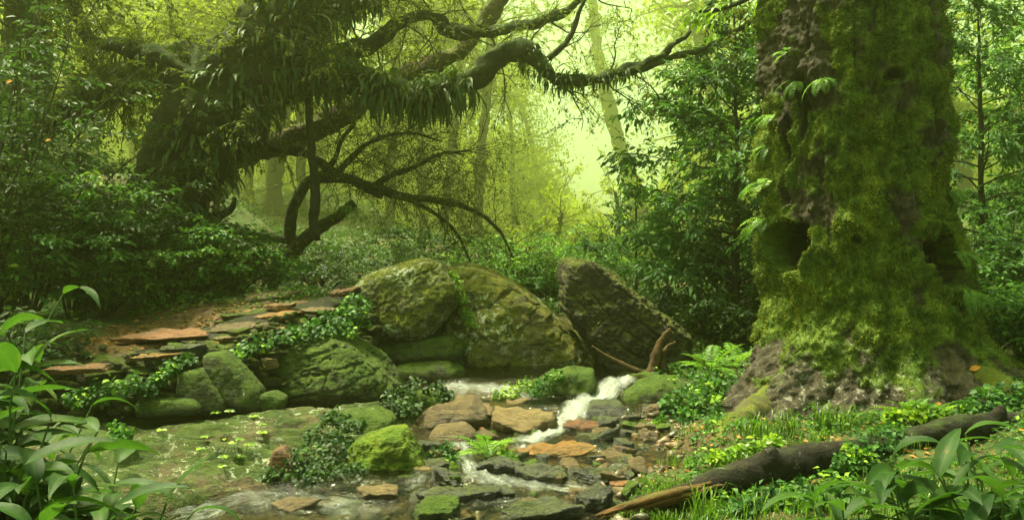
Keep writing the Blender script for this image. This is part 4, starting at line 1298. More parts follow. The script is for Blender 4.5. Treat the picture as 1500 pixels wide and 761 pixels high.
def fern(seed, base, n, L, W, tilt=(.35, 1.0), az=(0, 6.28), droop=1.1, npin=16, face=None):
    rng = rs(seed)
    st, lv = [], []
    for k in range(n):
        a = az[0] + (az[1] - az[0]) * (k + rng.rand() * .7) / n
        el = rng.uniform(*tilt)
        d = np.array([math.cos(a) * math.cos(el), math.sin(a) * math.cos(el), math.sin(el)])
        s_, l_ = frond(rng, np.asarray(base) + rng.normal(0, .008, 3), d, L * rng.uniform(.65, 1.15), W * rng.uniform(.8, 1.15), npin, droop * rng.uniform(.7, 1.3))
        st.append(s_); lv.append(l_)
    return merge(*st), merge(*lv)

def plant(name, label, cat, base, stem, fol, m_stem, m_leaf, group=None, fname='foliage', sname='stem'):
    t = thing(name, label, cat, base, group)
    if fol is not None: obj(fname, fol, m_leaf, t)
    if stem is not None:
        rn = {'rnd': np.full(len(stem[0]), .4)}
        obj(sname, (stem[0], stem[1]), m_stem, t, attrs=rn)
    return t

def copy_tree(o, loc, rz=0.0, sc=1.0):
    c = o.copy(); COL.objects.link(c)
    c.location = loc; c.rotation_euler = (0, 0, rz); c.scale = (sc, sc, sc)
    for ch in list(o.children):
        d = ch.copy(); COL.objects.link(d); d.parent = c
        for g_ in list(ch.children):
            e = g_.copy(); COL.objects.link(e); e.parent = d
    return c

# ------------------------------------------------------------------ the gnarled tree over the glade
gn = thing('gnarled_tree', 'huge leaning gnarled tree draped with hanging ferns and moss', 'tree', P(210, 470, 12))
GT_Y = 12.0
tv, tp_, trd = limb_px([(190, 520, 74), (205, 440, 60), (222, 370, 54), (245, 300, 56), (272, 232, 62), (310, 172, 64), (350, 122, 62), (385, 78, 58), (415, 25, 52), (440, -50, 46), (455, -150, 40)], GT_Y, 40, 150, .16, 1)
obj('trunk', tv, M['bark_gnarl'], gn)
LIMBS = {
    'arm': [(370, 105, 44), (415, 95, 36), (450, 100, 30), (490, 106, 26), (530, 118, 23), (565, 130, 20), (610, 136, 18), (650, 131, 18), (690, 115, 17), (718, 92, 16), (740, 78, 16), (765, 74, 16), (782, 82, 14), (793, 100, 12), (812, 112, 11), (850, 116, 8.5), (890, 112, 7.5), (930, 98, 6.5), (965, 82, 5.5), (1000, 55, 4.5), (1025, 30, 3.5)],
    'low': [(270, 250, 30, 12.1), (315, 234, 18, 12.3), (370, 222, 17, 12.6), (430, 204, 17, 12.9), (490, 174, 18, 13.2), (545, 146, 15, 13.4), (600, 108, 13, 13.7), (650, 88, 13, 13.9), (690, 58, 13, 14), (725, 10, 13, 14.2), (745, -60, 12, 14.4)],
    'upper': [(430, 120, 26, 12.1), (480, 95, 16, 12.3), (515, 74, 14, 12.5), (560, 58, 12, 12.7), (585, 34, 9, 12.8), (625, 20, 8, 12.9), (642, 28, 9, 12.9), (655, 42, 9, 13), (690, 48, 8.5, 13), (735, 43, 7.5, 13), (790, 33, 6.5, 13.1), (830, 15, 6, 13.2), (870, -15, 5, 13.3)],
    'west': [(330, 130, 44, 12.1), (270, 92, 30, 12.2), (205, 108, 26, 12.3), (150, 132, 25, 12.4), (95, 165, 24, 12.5), (50, 190, 24, 12.6), (-10, 232, 28, 12.7), (-80, 300, 30, 12.8)],
    'northwest': [(300, 140, 30, 11.7), (235, 92, 18, 11.6), (195, 74, 14, 11.5), (165, 66, 11, 11.5), (135, 62, 9, 11.5), (118, 40, 10, 11.5), (110, 5, 11, 11.5), (104, -50, 11, 11.5)],
    'fork': [(803, 86, 5), (820, 72, 4.5), (838, 52, 4), (846, 28, 3.4), (862, -12, 2.6)],
    'outer': [(905, 108, 6), (950, 98, 5.5), (990, 82, 5), (1030, 70, 4.6), (1070, 52, 4), (1105, 28, 3.4), (1140, 0, 3)],
    'bough': [(395, 60, 34, 12.3), (450, 30, 22, 12.5), (500, 8, 16, 12.7), (560, -15, 12, 12.9), (640, -40, 9, 13)],
    'drop': [(360, 150, 6, 11.6), (370, 182, 4.5, 11.6), (376, 205, 4, 11.7), (388, 222, 4, 11.8)],
}
LP = {}
for k, (nm, rows) in enumerate(LIMBS.items()):
    n = 40 + 10 * len(rows) // 2
    lv, lp, lrd = limb_px(rows, GT_Y if nm != 'drop' else 11.6, 18, n, .10 if rows[0][2] > 20 else .045, 30 + k)
    obj('limb', lv, M['bark_brown'] if nm == 'low' else M['bark_gnarl'], gn)
    LP[nm] = (lp, lrd)
LP['trunk'] = (tp_, trd)

# twigs and leaves of the gnarled tree, mostly high up
rng = rs(311)
wood, lf = [], Leafs()
def twiggery(src, n, L, r, leafL, lpt, t0=.2, t1=1.0, grav=(-.05, .12), upb=.3, levels=2, wander=.22):
    for k in range(n):
        t = rng.uniform(t0, t1)
        p, d = along(src, np.array([t]))
        dd = norm(rng.normal(0, 1, 3) * np.array([1, .8, .8]) + d[0] * .7 + UP * upb)
        ln = L * rng.uniform(.5, 1.2)
        a = grow(rng, p[0], dd, ln, 8, wander, rng.uniform(*grav))
        wood.append(tube(a, taper(r, r * .3, len(a)), 5, False))
        for e in range(5 if levels > 1 else 0):
            p2, d2 = along(a, np.array([rng.uniform(.25, 1)]))
            b = grow(rng, p2[0], d2[0] + rng.normal(0, .7, 3), ln * .5, 6, wander, rng.uniform(*grav))
            wood.append(tube(b, taper(r * .4, r * .12, len(b)), 4, False))
            if lpt:
                lf.add(spray(rng, b, lpt, leafL, droop=.35))
            for e2 in range(2):
                p3, d3 = along(b, np.array([rng.uniform(.3, 1)]))
                c = grow(rng, p3[0], d3[0] + rng.normal(0, .7, 3), ln * .28, 4, wander, rng.uniform(*grav))
                wood.append(tube(c, taper(r * .2, .0015, len(c)), 3, False))
                if lpt: lf.add(spray(rng, c, lpt, leafL, droop=.35))
twiggery(LP['arm'][0], 14, 1.1, .016, .05, 7, .35, 1)
twiggery(LP['upper'][0], 16, 1.2, .018, .055, 9, .2, 1)
twiggery(LP['bough'][0], 26, 1.3, .02, .06, 16, .1, 1, upb=.0)
twiggery(LP['trunk'][0], 46, 1.4, .022, .06, 20, .52, 1, upb=-.15, grav=(0, .2))
twiggery(LP['west'][0], 16, .8, .014, .055, 14, .0, .6, upb=.1)
twiggery(LP['northwest'][0], 22, .7, .012, .05, 12, .1, 1)
twiggery(LP['west'][0], 18, 1.2, .018, .06, 14, .0, .5, upb=.6)
twiggery(LP['west'][0], 14, .9, .014, .05, 9, .1, 1)
twiggery(LP['outer'][0], 10, .8, .010, .05, 9, .1, 1)
obj('twigs', merge(*wood), M['bark_gnarl'], gn)['kind'] = 'stuff'
obj('crown', lf.build(rng, .45), M['leaf_canopy'], gn)

# strap ferns and moss hanging from trunk and limbs: each clump a thing
def hanging_clump(seed, pts, rad, n, L, W, hang=.75):
    rng = rs(seed)
    t = rng.rand(n)
    p, d = along(pts, t)
    r = np.interp(t, np.linspace(0, 1, len(rad)), rad)
    a = rng.uniform(-2.9, .6, n)
    side = norm(np.cross(d, UP)); upv = np.cross(side, d)
    face = np.sign((side * np.array([0, -1, 0])).sum(1))[:, None] * side
    off = np.cos(a)[:, None] * face + np.sin(a)[:, None] * upv
    base = p + off * (r * .92)[:, None]
    out = []
    for k in range(n):
        dd = off[k] * rng.uniform(.5, 1) + rng.normal(0, .25, 3) + UP * .15
        ll = L * rng.uniform(.45, 1.25)
        out.append(strip_leaf(base[k], dd, rng.normal(0, .5), ll, 1.35 * W * rng.uniform(.7, 1.3), 5, rng.uniform(1.1, 2.0), .2, .12, rng, float(np.clip(rng.normal(.45, .25), 0, 1))))
    return merge(*out)
def sub(nm, a, b):
    p, r = LP[nm]
    i, j = int(a * len(p)), int(b * len(p))
    return p[i:j], r[i:j]
HANG = [('long strap ferns hanging from the middle of the leaning trunk', 'trunk', .40, .62, 285, .34, .020),
        ('dense strap ferns hanging over the dark hollow side of the leaning trunk', 'trunk', .26, .45, 228, .36, .020),
        ('shaggy ferns hanging from the trunk just below the great limb', 'trunk', .56, .80, 323, .32, .019),
        ('ragged ferns along the lowest part of the leaning trunk', 'trunk', .10, .28, 171, .30, .018),
        ('fringe of ferns at the root of the great limb', 'arm', .05, .26, 209, .30, .017),
        ('thick beard of fern hanging under the middle of the great limb', 'arm', .24, .46, 361, .40, .015),
        ('wisps of fern hanging at the crook of the great limb', 'arm', .58, .72, 114, .22, .011),
        ('mossy tufts hanging near the thin end of the great limb', 'arm', .68, .84, 114, .18, .010),
        ('fern tufts on the pale limb reaching down into the bushes', 'west', .05, .6, 209, .24, .014),
        ('moss strands dripping from the small dark limb near the picture top', 'northwest', .2, .8, 130, .26, .009),
        ('fern fringe hanging under the bough above the great limb', 'bough', .05, .7, 247, .34, .016)]
for k, (lab, nm, a, b, n, L, W) in enumerate(HANG):
    p, r = sub(nm, a, b)
    o = obj('hanging_fern', hanging_clump(400 + k, p, r, n, L, W), M['leaf_hang'], base=p[len(p) // 2])
    tag(o, lab.replace(' near the picture top', ' above the bushes'), 'fern', 'ferns hanging from the gnarled tree')

# hanging root
hv, _, _ = limb_px([(449, 108, 7), (453, 160, 6), (455, 205, 6), (460, 255, 7), (462, 295, 8), (459, 330, 7), (466, 352, 4)], 12.2, 8, 70, .02, 61)
tag(obj('hanging_root', hv, M['bark_gnarl'], base=P(458, 340, 12.2)), 'straight dark root hanging down from the great limb', 'hanging root')

# ------------------------------------------------------------------ twisted little tree with its thicket of twigs
tw = thing('twisted_tree', 'crooked dark tree with tangled bare twigs behind the boulders', 'tree', P(386, 455, 13))
TWL = [[(380, 480, 16), (388, 445, 14), (403, 402, 13), (430, 366, 12), (462, 337, 10), (495, 317, 8), (514, 302, 8), (519, 299, 7)],
       [(432, 366, 10), (424, 338, 9), (432, 300, 8), (446, 272, 8), (470, 261, 8), (505, 262, 7), (545, 274, 7), (590, 288, 6), (640, 294, 4.8), (690, 306, 3.8), (730, 335, 2.6), (752, 378, 1.6)],
       [(420, 350, 7), (395, 346, 6), (365, 348, 5.5), (338, 352, 4)],
       [(446, 224, 6), (470, 240, 6), (495, 255, 6), (520, 268, 6), (560, 287, 5)],
       [(385, 217, 6, 12.4), (415, 220, 6.5, 12.7), (446, 224, 6.5)],
       [(545, 274, 6), (575, 255, 5), (610, 243, 3), (650, 225, 2.4), (690, 222, 1.6)],
       [(590, 288, 4), (630, 308, 3), (668, 340, 2.4), (690, 385, 1.6)],
       [(495, 255, 5), (520, 225, 4.5), (555, 203, 3), (600, 195, 2.2), (640, 205, 1.5)],
       [(462, 262, 5), (490, 235, 4), (500, 205, 3.5), (520, 180, 3)]]
tws = []
for k, rows in enumerate(TWL):
    lv, lp, _ = limb_px(rows, 13, 12, 50, .03, 70 + k)
    obj('trunk' if k == 0 else 'limb', lv, M['bark_gnarl'], tw)
    tws.append(lp)
rng = rs(91)
wood, lf = [], Leafs()
for k, n in ((1, 22), (3, 6), (5, 16), (6, 14), (7, 16), (8, 8)):
    twiggery(tws[k], int(n * 1.9), 1.0, .0075, .042, 6, .3 if k == 1 else .1, 1, (-.12, .16), .1, 2, .26)
obj('twigs', merge(*wood), M['bark_gnarl'], tw)['kind'] = 'stuff'
obj('crown', lf.build(rng, .5), M['leaf_twig'], tw)
# epiphyte on the crooked tree's broken tip
st, fv = fern(92, P(512, 302, 12.95), 12, .34, .06, (-.9, .2), (2.6, 6.9), 1.2, 14)
plant('epiphyte_fern', 'small fern drooping from the broken tip of the crooked tree', 'fern', P(512, 302, 12.95), st, fv, M['stem'], M['leaf_fern'])
lv, _, _ = limb_px([(272, 365, 9), (283, 338, 8), (303, 321, 7), (330, 312, 6), (341, 303, 5), (344, 288, 3)], 12.6, 10, 50, .02, 85)
bs = limb_px([(262, 420, 11), (266, 392, 10), (272, 365, 9)], 12.6, 10, 30, .02, 86)[0]
tag(obj('bent_tree', merge(lv, bs), M['bark_gnarl'], base=P(262, 420, 12.6)), 'small bent leafless trunk curving over the bushes', 'tree')

# ------------------------------------------------------------------ trees of the wood behind, in the haze
def far_trunk(rows, Y, seed):
    return limb_px(rows, Y, 12, 60, .004 * Y, seed)[0]
FAR = [  # label, Y, rows
    ('pale hazy trunk behind the low brown limb', 17, [(352, 470, 15), (347, 380, 12), (340, 300, 11), (330, 220, 11), (322, 100, 10), (318, -80, 9)]),
    ('forked hazy trunk with a curve behind the crooked tree', 16, [(400, 460, 16), (394, 380, 13), (400, 300, 12), (408, 220, 11), (420, 140, 10), (436, 20, 9), (445, -80, 8)]),
    ('slim hazy trunk just behind the hanging root', 18, [(432, 450, 8), (436, 380, 7), (442, 300, 7), (440, 180, 6), (450, 0, 6), (452, -120, 5)]),
    ('slim upright trunk between the hanging fern and the thicket', 24, [(566, 430, 8), (570, 340, 7), (573, 240, 7), (580, 100, 6), (584, -100, 5)]),
    ('dim trunk above the rounded boulder, the straighter of a pair', 26, [(621, 430, 7), (620, 340, 6), (617, 240, 6), (612, 100, 5), (610, -100, 5)]),
    ('dim trunk above the rounded boulder, the leaning one of a pair', 27, [(645, 430, 7), (650, 340, 6), (660, 240, 6), (672, 100, 5), (680, -100, 5)]),
    ('broad pale trunk rising in the bright gap', 38, [(944, 410, 17), (938, 330, 14), (928, 270, 12), (908, 215, 10), (893, 160, 9), (876, 80, 7), (862, -60, 6)]),
    ('slim tree with a forked top in the bright haze', 19, [(812, 460, 7), (812, 410, 6), (808, 370, 5), (816, 340, 4), (824, 312, 2.5)]),
    ('thin trunk in the haze beside the slanting rock', 18, [(905, 440, 6), (905, 400, 5), (903, 360, 4.5), (906, 320, 4), (902, 280, 2.5)]),
    ('stout trunk showing between the dark bushes', 15, [(20, 470, 40), (30, 300, 34), (38, 150, 32), (42, 0, 30), (44, -160, 28)]),
    ('thin hazy trunk behind the bent leafless trunk', 21, [(372, 440, 6), (370, 360, 5), (366, 260, 5), (372, 150, 5), (380, -80, 4)]),
    ('tall trunk dim behind the tangled thicket', 23, [(705, 440, 8), (700, 340, 7), (704, 240, 7), (716, 100, 6), (725, -100, 5)]),
]
for k, (lab, Y, rows) in enumerate(FAR):
    S = 1.0 if k == 9 else (1.7 if k in (7, 8) else 3.2)
    Y = Y * S
    v = far_trunk(rows, Y, 100 + k)
    b = P(rows[0][0], rows[0][1], Y)
    g0 = gz1(b[0], b[1])
    if g0 < b[2]:
        v = merge(v, limb([(b[0], b[1], g0 - .2), tuple(b)], [rows[0][2] * Y / FPX * 1.3, rows[0][2] * Y / FPX], 12, 12, .03, k)[0])
    t = thing('forest_tree', lab, 'tree', (b[0], b[1], g0), 'trees of the wood behind')
    obj('trunk', v, M['bark_far'] if k != 9 else M['bark_gnarl'], t)
    rng = rs(500 + k)
    wood, lf = [], Leafs()
    src = np.array([P(r[0], r[1], Y) for r in rows])
    src = spline(src, 30)
    small = k in (7, 8)
    if small:
        twiggery(src, 16, 1.1 * S, .012 * S, .07 * S, 12, .3, 1, (-.1, .1), .3)
    else:
        twiggery(src, 26, 2.4 * S, .03 * S, .11 * S, 14, .52, 1, (-.02, .12), .2)
    if k == 9:   # broad crown added above the view to shade the bushes
        for j in range(60):
            e = rng.normal(0, 1, 3); e = e / np.linalg.norm(e) * rng.uniform(.4, 1) ** .6 * np.array([2.9, 2.6, 1.3])
            c = np.array([-8.7, 13.0, 7.2]) + e
            wood.append(tube(np.array([src[-6] + rng.normal(0, .1, 3), (src[-6] + c) / 2 + rng.normal(0, .3, 3), c]), [.06, .03, .01], 5, False))
            n_ = 170
            lf.add((c + rng.normal(0, 1, (n_, 3)) * np.array([.6, .6, .3]), rng.normal(0, 1, (n_, 3)) - UP * .4, UP + rng.normal(0, .5, (n_, 3)), .13 * rng.uniform(.6, 1.3, n_)))
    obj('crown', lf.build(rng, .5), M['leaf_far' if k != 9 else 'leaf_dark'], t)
    obj('branches', merge(*wood), M['bark_far'], t)['kind'] = 'stuff'

# whole trees with full crowns, farther off
def crown_tree(seed, H, r0, R_, L, nclump=46, per=110):
    """trunk, limbs and a crown of leaf clumps; base at the origin"""
    rng = rs(seed)
    tr = grow(rng, (0, 0, -.3), (0, 0, 1), H, 12, .05)
    wood = [gnarl(tube(spline(tr, 30), taper(r0, r0 * .2, 30), 10), r0 * .25, 1.5, seed)]
    lf = Leafs()
    for k in range(nclump):
        t = rng.uniform(.25, 1.0)
        p, _ = along(tr, np.array([t]))
        a = rng.rand() * 6.28
        rr_ = R_ * math.sqrt(max(.05, 1 - ((t - .62) / .55) ** 2)) * rng.uniform(.35, 1.0)
        br = grow(rng, p[0], (math.cos(a), math.sin(a), rng.uniform(-.1, .6)), rr_, 6, .15, .05)
        wood.append(tube(br, taper(r0 * .22, .01, len(br)), 5, False))
        n = per
        c, d = along(br, rng.uniform(.3, 1.0, n))
        o = rng.normal(0, 1, (n, 3)) * np.array([.55, .55, .35]) * R_ * .32
        o[:, 2] -= np.abs(rng.normal(0, .25, n)) * R_ * .3
        lf.add((c + o, rng.normal(0, 1, (n, 3)) - UP * .5, UP + rng.normal(0, .6, (n, 3)), L * rng.uniform(.6, 1.3, n)))
    return merge(*wood), lf.build(rng, .5, LEAF4, tscale=.8)
protos = []
for k, (sd_, H, r0, R_) in enumerate([(601, 11, .22, 2.8), (602, 13, .26, 3.2), (603, 9, .18, 2.6)]):
    wd, cr = crown_tree(sd_, H, r0, R_, .17)
    protos.append((wd, cr))
WOOD = [  # px, Y, proto, scale, label
    (540, 40, 0, 1.0, 'full crowned tree far behind the thicket of twigs'),
    (680, 42, 1, 1.0, 'tall hazy tree crowning over the crook of the great limb'),
    (760, 34, 2, .9, 'rounded hazy tree left of the bright gap'),
    (800, 40, 0, .9, 'pale yellow-green tree deep in the bright gap'),
    (1030, 32, 0, 1.05, 'pale tree behind the dark sapling, deep in the haze'),
    (1080, 24, 1, .95, 'tall tree behind the sapling beside the giant trunk'),
    (400, 28, 1, 1.0, 'hazy tree behind the leaning gnarled trunk'),
    (270, 22, 0, 1.0, 'tree glowing green behind the dangling moss strands'),
    (130, 26, 1, 1.05, 'sunny tree seen under the small dripping limb'),
    (20, 20, 2, 1.15, 'dense tree beyond the bushes at the edge of the wood'),
    (480, 36, 1, 1.1, 'dim tree deep in the wood above the boulders'),
    (620, 40, 0, 1.25, 'faint tree deep in the wood behind the pair of dim trunks'),
    (1420, 20, 0, .95, 'tree with sunny crown behind the giant trunk'),
    (1500, 26, 1, 1.0, 'tall tree at the edge of the wood past the giant trunk'),
    (1250, 22, 2, 1.0, 'tree hidden mostly behind the giant trunk'),
    (-80, 30, 0, 1.3, 'tall tree beyond the dark trunk among the bushes'),
    (330, 40, 1, 1.2, 'tree standing on the hazy slope behind the bent trunk'),
    (200, 34, 0, 1.3, 'tree high on the slope behind the gnarled tree'),
]
first = {}
for k, (px, Y, pk, sc_, lab) in enumerate(WOOD):
    Y, sc_ = Y * 3.5, sc_ * 3.5
    x = (px - 750) * Y / FPX
    z = gz1(x, Y)
    if pk not in first:
        t = thing('forest_tree', lab, 'tree', (0, 0, 0), 'trees of the wood behind')
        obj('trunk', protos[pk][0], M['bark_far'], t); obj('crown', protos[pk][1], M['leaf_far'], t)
        first[pk] = t
        t.location = (x, Y, z); t.rotation_euler = (0, 0, k * 1.3); t.scale = (sc_,) * 3
    else:
        t = copy_tree(first[pk], (x, Y, z), k * 1.3, sc_)
        t['label'] = lab

# the wood's far mass and its low growth on the slopes: nobody could count it
rng = rs(701)
n = 60000
xx = rng.uniform(-190, 190, n); yy = rng.uniform(165, 245, n)
zt_ = 28 + 16 * fbm(np.stack([xx * .04, yy * .025, 0 * xx], -1), 3)
gap = np.exp(-((xx - yy * .12) / 18.0) ** 2)
zt_ = zt_ * (1 - .85 * gap)
zz2 = gz(xx, yy, False) + zt_ * rng.rand(n) ** .8
lv = leaves(np.stack([xx, yy, zz2], -1), rng.normal(size=(n, 3)) - UP * .4, UP + rng.normal(0, .7, (n, 3)), rng.uniform(1.4, 3.0, n), .55, LEAF4, np.clip(.5 + .6 * fbm(np.stack([xx, yy, zz2], -1) * .12, 2) + rng.normal(0, .2, n), 0, 1))
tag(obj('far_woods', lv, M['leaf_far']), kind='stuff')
n = 130000
yy = 13.5 + 110 * rng.rand(n) ** 1.7; xx = rng.uniform(-1, 1, n) * (yy * .75 + 2)
mk = ~((np.abs(xx - yy * .08 - .2) < .5) & (yy < 13)) & ~((xx > -2.2) & (xx < 1.2) & (yy < 12.6))
xx, yy = xx[mk], yy[mk]; n = len(xx)
cl = fbm(np.stack([xx * .8, yy * .8, 0 * xx], -1), 3)
zz2 = gz(xx, yy) + np.clip(.22 + .55 * cl, .03, 1) * rng.rand(n) * np.interp(yy, [11, 20, 40, 110], [.4, .7, 1.3, 3.0])
lv = leaves(np.stack([xx, yy, zz2], -1), rng.normal(size=(n, 3)) * np.array([1, 1, .4]), UP + rng.normal(0, .5, (n, 3)), rng.uniform(.05, .11, n) * np.interp(yy, [11, 25, 40, 110], [1, 1.8, 3.2, 8]), .5, LEAF4, np.clip(.4 + .9 * cl + rng.normal(0, .2, n), 0, 1))
tag(obj('undergrowth', lv, M['leaf_dark']), kind='stuff')

# ------------------------------------------------------------------ dark sapling beside the giant tree, and its neighbours
def put_tree(name, label, cat, px, Y, H, r0, crown, nb, leafL, lpt, mat, seed, bark='bark_sapling', group=None, **kw):
    x = (px - 750) * Y / FPX
    z = gz1(x, Y)
    wd, cr = leafy_tree(seed, (x, Y, z), H, r0, crown, nb, leafL, lpt, **kw)
    t = thing(name, label, cat, (x, Y, z), group)
    obj('trunk', wd, M[bark], t)
    obj('crown', cr, M[mat], t)
    return t
put_tree('sapling', 'dense dark green young tree with a straight trunk beside the giant tree', 'tree', 1082, 12.2, 4.6, .08,
         lambda t: np.interp(t, [0, .2, .5, .75, 1], [.9, 1.4, 1.6, 1.0, .25]), 76, .115, 12, 'leaf_sapling', 801, ntw=12, t0=.12, bendx=-.12, side_bias=-.10, sub=3)
put_tree('sapling', 'small bushy tree with thin trunk behind the slanting rock', 'tree', 930, 13.5, 2.1, .035,
         lambda t: np.interp(t, [0, .3, .7, 1], [.8, 1.0, .8, .25]), 34, .09, 9, 'leaf_sapling', 802, ntw=9, t0=.15, sub=2)
put_tree('sapling', 'bushy young tree low between the slanting rock and the giant tree', 'tree', 1020, 13.0, 1.9, .035,
         lambda t: np.interp(t, [0, .3, .7, 1], [.9, 1.1, .8, .25]), 36, .10, 10, 'leaf_dark', 803, ntw=10, t0=.08, sub=2)
put_tree('sapling', 'tall leafy tree close behind the giant trunk on its far side', 'tree', 1440, 12, 4.6, .07,
         lambda t: np.interp(t, [0, .2, .6, 1], [.9, 1.3, 1.3, .5]), 62, .10, 11, 'leaf_sapling', 804, ntw=11, t0=.1, sub=3)
put_tree('sapling', 'leafy tree with lighter leaves at the edge past the giant tree', 'tree', 1545, 13.5, 5.2, .08,
         lambda t: np.interp(t, [0, .2, .6, 1], [1.0, 1.5, 1.5, .6]), 56, .12, 10, 'leaf_shrub', 805, ntw=10, t0=.1, sub=2)
put_tree('sapling', 'slender tree filling the space between sapling and giant trunk', 'tree', 1145, 13, 4.8, .06,
         lambda t: np.interp(t, [0, .2, .6, 1], [.8, 1.2, 1.2, .5]), 46, .11, 10, 'leaf_shrub', 806, ntw=9, t0=.12, sub=2)
# bright leaves of an overhanging branch at the top, beside the giant tree
rng = rs(810)
lf = Leafs(); wood = []
lv, lp, _ = limb_px([(1135, -30, 6, 8.2), (1095, -2, 4, 8.1), (1060, 12, 3, 8.0), (1025, 18, 2, 7.9)], 8, 8, 30, .01, 3)
wood.append(lv)
for k in range(16):
    p, d = along(lp, np.array([rng.uniform(.1, 1)]))
    t = grow(rng, p[0], d[0] + rng.normal(0, .5, 3) + UP * .1, .3, 4, .15, .12)
    wood.append(tube(t, taper(.004, .0015, len(t)), 4, False))
    lf.add(spray(rng, t, 7, .095, droop=.5))
plant('leafy_branch', 'leafy branch reaching in beside the top of the giant trunk', 'branch', P(1135, -30, 8.2), merge(*wood), lf.build(rng, .42, LEAF7), M['bark_sapling'], M['leaf_lime'])

# ------------------------------------------------------------------ shrubs on the ledge bank
SHR = [  # label, px, Y, H, spread, nst, leafL, lpt, mat
    ('leafy shrub with layered sprays at the crest of the ledge', 240, 10.9, 1.1, .85, 22, .082, 11, 'leaf_shrub', (.15, -.1)),
    ('spreading shrub reaching over the bare bank towards the crooked tree', 345, 11.5, .85, .75, 16, .082, 10, 'leaf_shrub', (.1, -.1)),
    ('tall airy shrub before the foot of the leaning gnarled tree', 150, 10.5, 1.7, .85, 24, .082, 11, 'leaf_shrub', (0, -.1)),
    ('dark tall shrub at the edge beneath the pale limb', 40, 9.6, 1.9, .8, 24, .082, 11, 'leaf_shrub', (0, 0)),
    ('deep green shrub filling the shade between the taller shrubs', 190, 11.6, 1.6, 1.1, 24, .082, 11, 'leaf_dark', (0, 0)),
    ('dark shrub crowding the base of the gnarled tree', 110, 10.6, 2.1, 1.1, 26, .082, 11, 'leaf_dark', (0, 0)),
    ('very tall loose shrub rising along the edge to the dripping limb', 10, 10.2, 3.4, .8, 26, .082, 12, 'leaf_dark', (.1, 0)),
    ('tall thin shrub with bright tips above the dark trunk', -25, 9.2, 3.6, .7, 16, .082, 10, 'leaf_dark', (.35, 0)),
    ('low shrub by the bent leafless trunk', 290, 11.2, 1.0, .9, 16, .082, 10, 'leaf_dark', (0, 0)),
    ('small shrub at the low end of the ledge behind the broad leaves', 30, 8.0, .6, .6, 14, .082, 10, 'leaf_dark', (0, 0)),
]
for k, (lab, px, Y, H, sp, nst, L, lpt, mt, lean) in enumerate(SHR):
    x = (px - 750) * Y / FPX
    z = gz1(x, Y)
    wd, lfv = shrub(900 + k, (x, Y, z), H, sp, nst, L, lpt, 10, .18, .48, LEAF4, lean)
    plant('shrub', lab, 'shrub', (x, Y, z), wd, lfv, M['bark_sapling'], M[mt], 'shrubs on the ledge bank')
SHR2 = [
    ('bushy shrub under the dark sapling beside the giant tree', 1075, 11.4, .8, .6, 18, .09, 10, 'leaf_dark'),
    ('dark shrub against the far side of the giant tree', 1480, 10.5, 1.5, .8, 20, .09, 10, 'leaf_sapling'),
    ('low leafy shrub beside the flaring root past the giant tree', 1510, 9.0, .9, .6, 16, .085, 9, 'leaf_shrub'),
    ('pale green bush in the haze between sloping boulder and slanting rock', 800, 15, 1.2, .9, 20, .085, 10, 'leaf_shrub'),
    ('hazy bush above the sloping boulder under the thicket', 740, 16, 1.4, 1.1, 20, .085, 10, 'leaf_shrub'),
    ('hazy low bush behind the slanting rock', 870, 16, 1.4, 1.0, 18, .085, 10, 'leaf_shrub'),
    ('sunlit bush in the glade behind the small forked tree', 835, 20, 1.7, 1.3, 18, .11, 10, 'leaf_canopy'),
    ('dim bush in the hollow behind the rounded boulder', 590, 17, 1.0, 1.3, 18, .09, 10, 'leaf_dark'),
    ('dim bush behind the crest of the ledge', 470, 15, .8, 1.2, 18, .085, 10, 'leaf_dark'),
]
for k, (lab, px, Y, H, sp, nst, L, lpt, mt) in enumerate(SHR2):
    x = (px - 750) * Y / FPX
    z = gz1(x, Y)
    wd, lfv = shrub(950 + k, (x, Y, z), H, sp, nst, L, lpt, 9, .12, .48, LEAF4)
    plant('shrub', lab, 'shrub', (x, Y, z), wd, lfv, M['bark_sapling'], M[mt], 'shrubs of the glade')

# ------------------------------------------------------------------ broad-leaved plants at the front
def broad_plant(seed, base, H, nst, L, W, spread=.35, per=7, lean=(0, 0)):
    rng = rs(seed)
    st, lv = [], []
    for s in range(nst):
        a = rng.rand() * 6.28
        b = np.asarray(base) + np.array([math.cos(a), math.sin(a), 0]) * rng.uniform(0, .12)
        d = np.array([math.cos(a) * spread * rng.uniform(.3, 1) + lean[0], math.sin(a) * spread * rng.uniform(.3, 1) + lean[1], 1.0])
        h = H * rng.uniform(.6, 1.05)
        p = grow(rng, b, d, h, 8, .05, .04)
        st.append(tube(p, taper(.009, .004, len(p)), 6, False))
        az = rng.rand() * 6.28
        for k in range(per):
            t = .25 + .75 * (k + 1) / per
            pp, dd = along(p, np.array([min(t, .999)]))
            az += math.pi * .62 + rng.normal(0, .35)
            el = rng.uniform(.05, .7) + (.35 if k == per - 1 else 0)
            ld = np.array([math.cos(az) * math.cos(el), math.sin(az) * math.cos(el), math.sin(el)])
            lv.append(strip_leaf(pp[0], ld, rng.normal(0, .3), L * rng.uniform(.7, 1.15), W * rng.uniform(.8, 1.15), 10, rng.uniform(.7, 1.6), .28, .05, rng, rng.rand()))
    return merge(*st), merge(*lv)
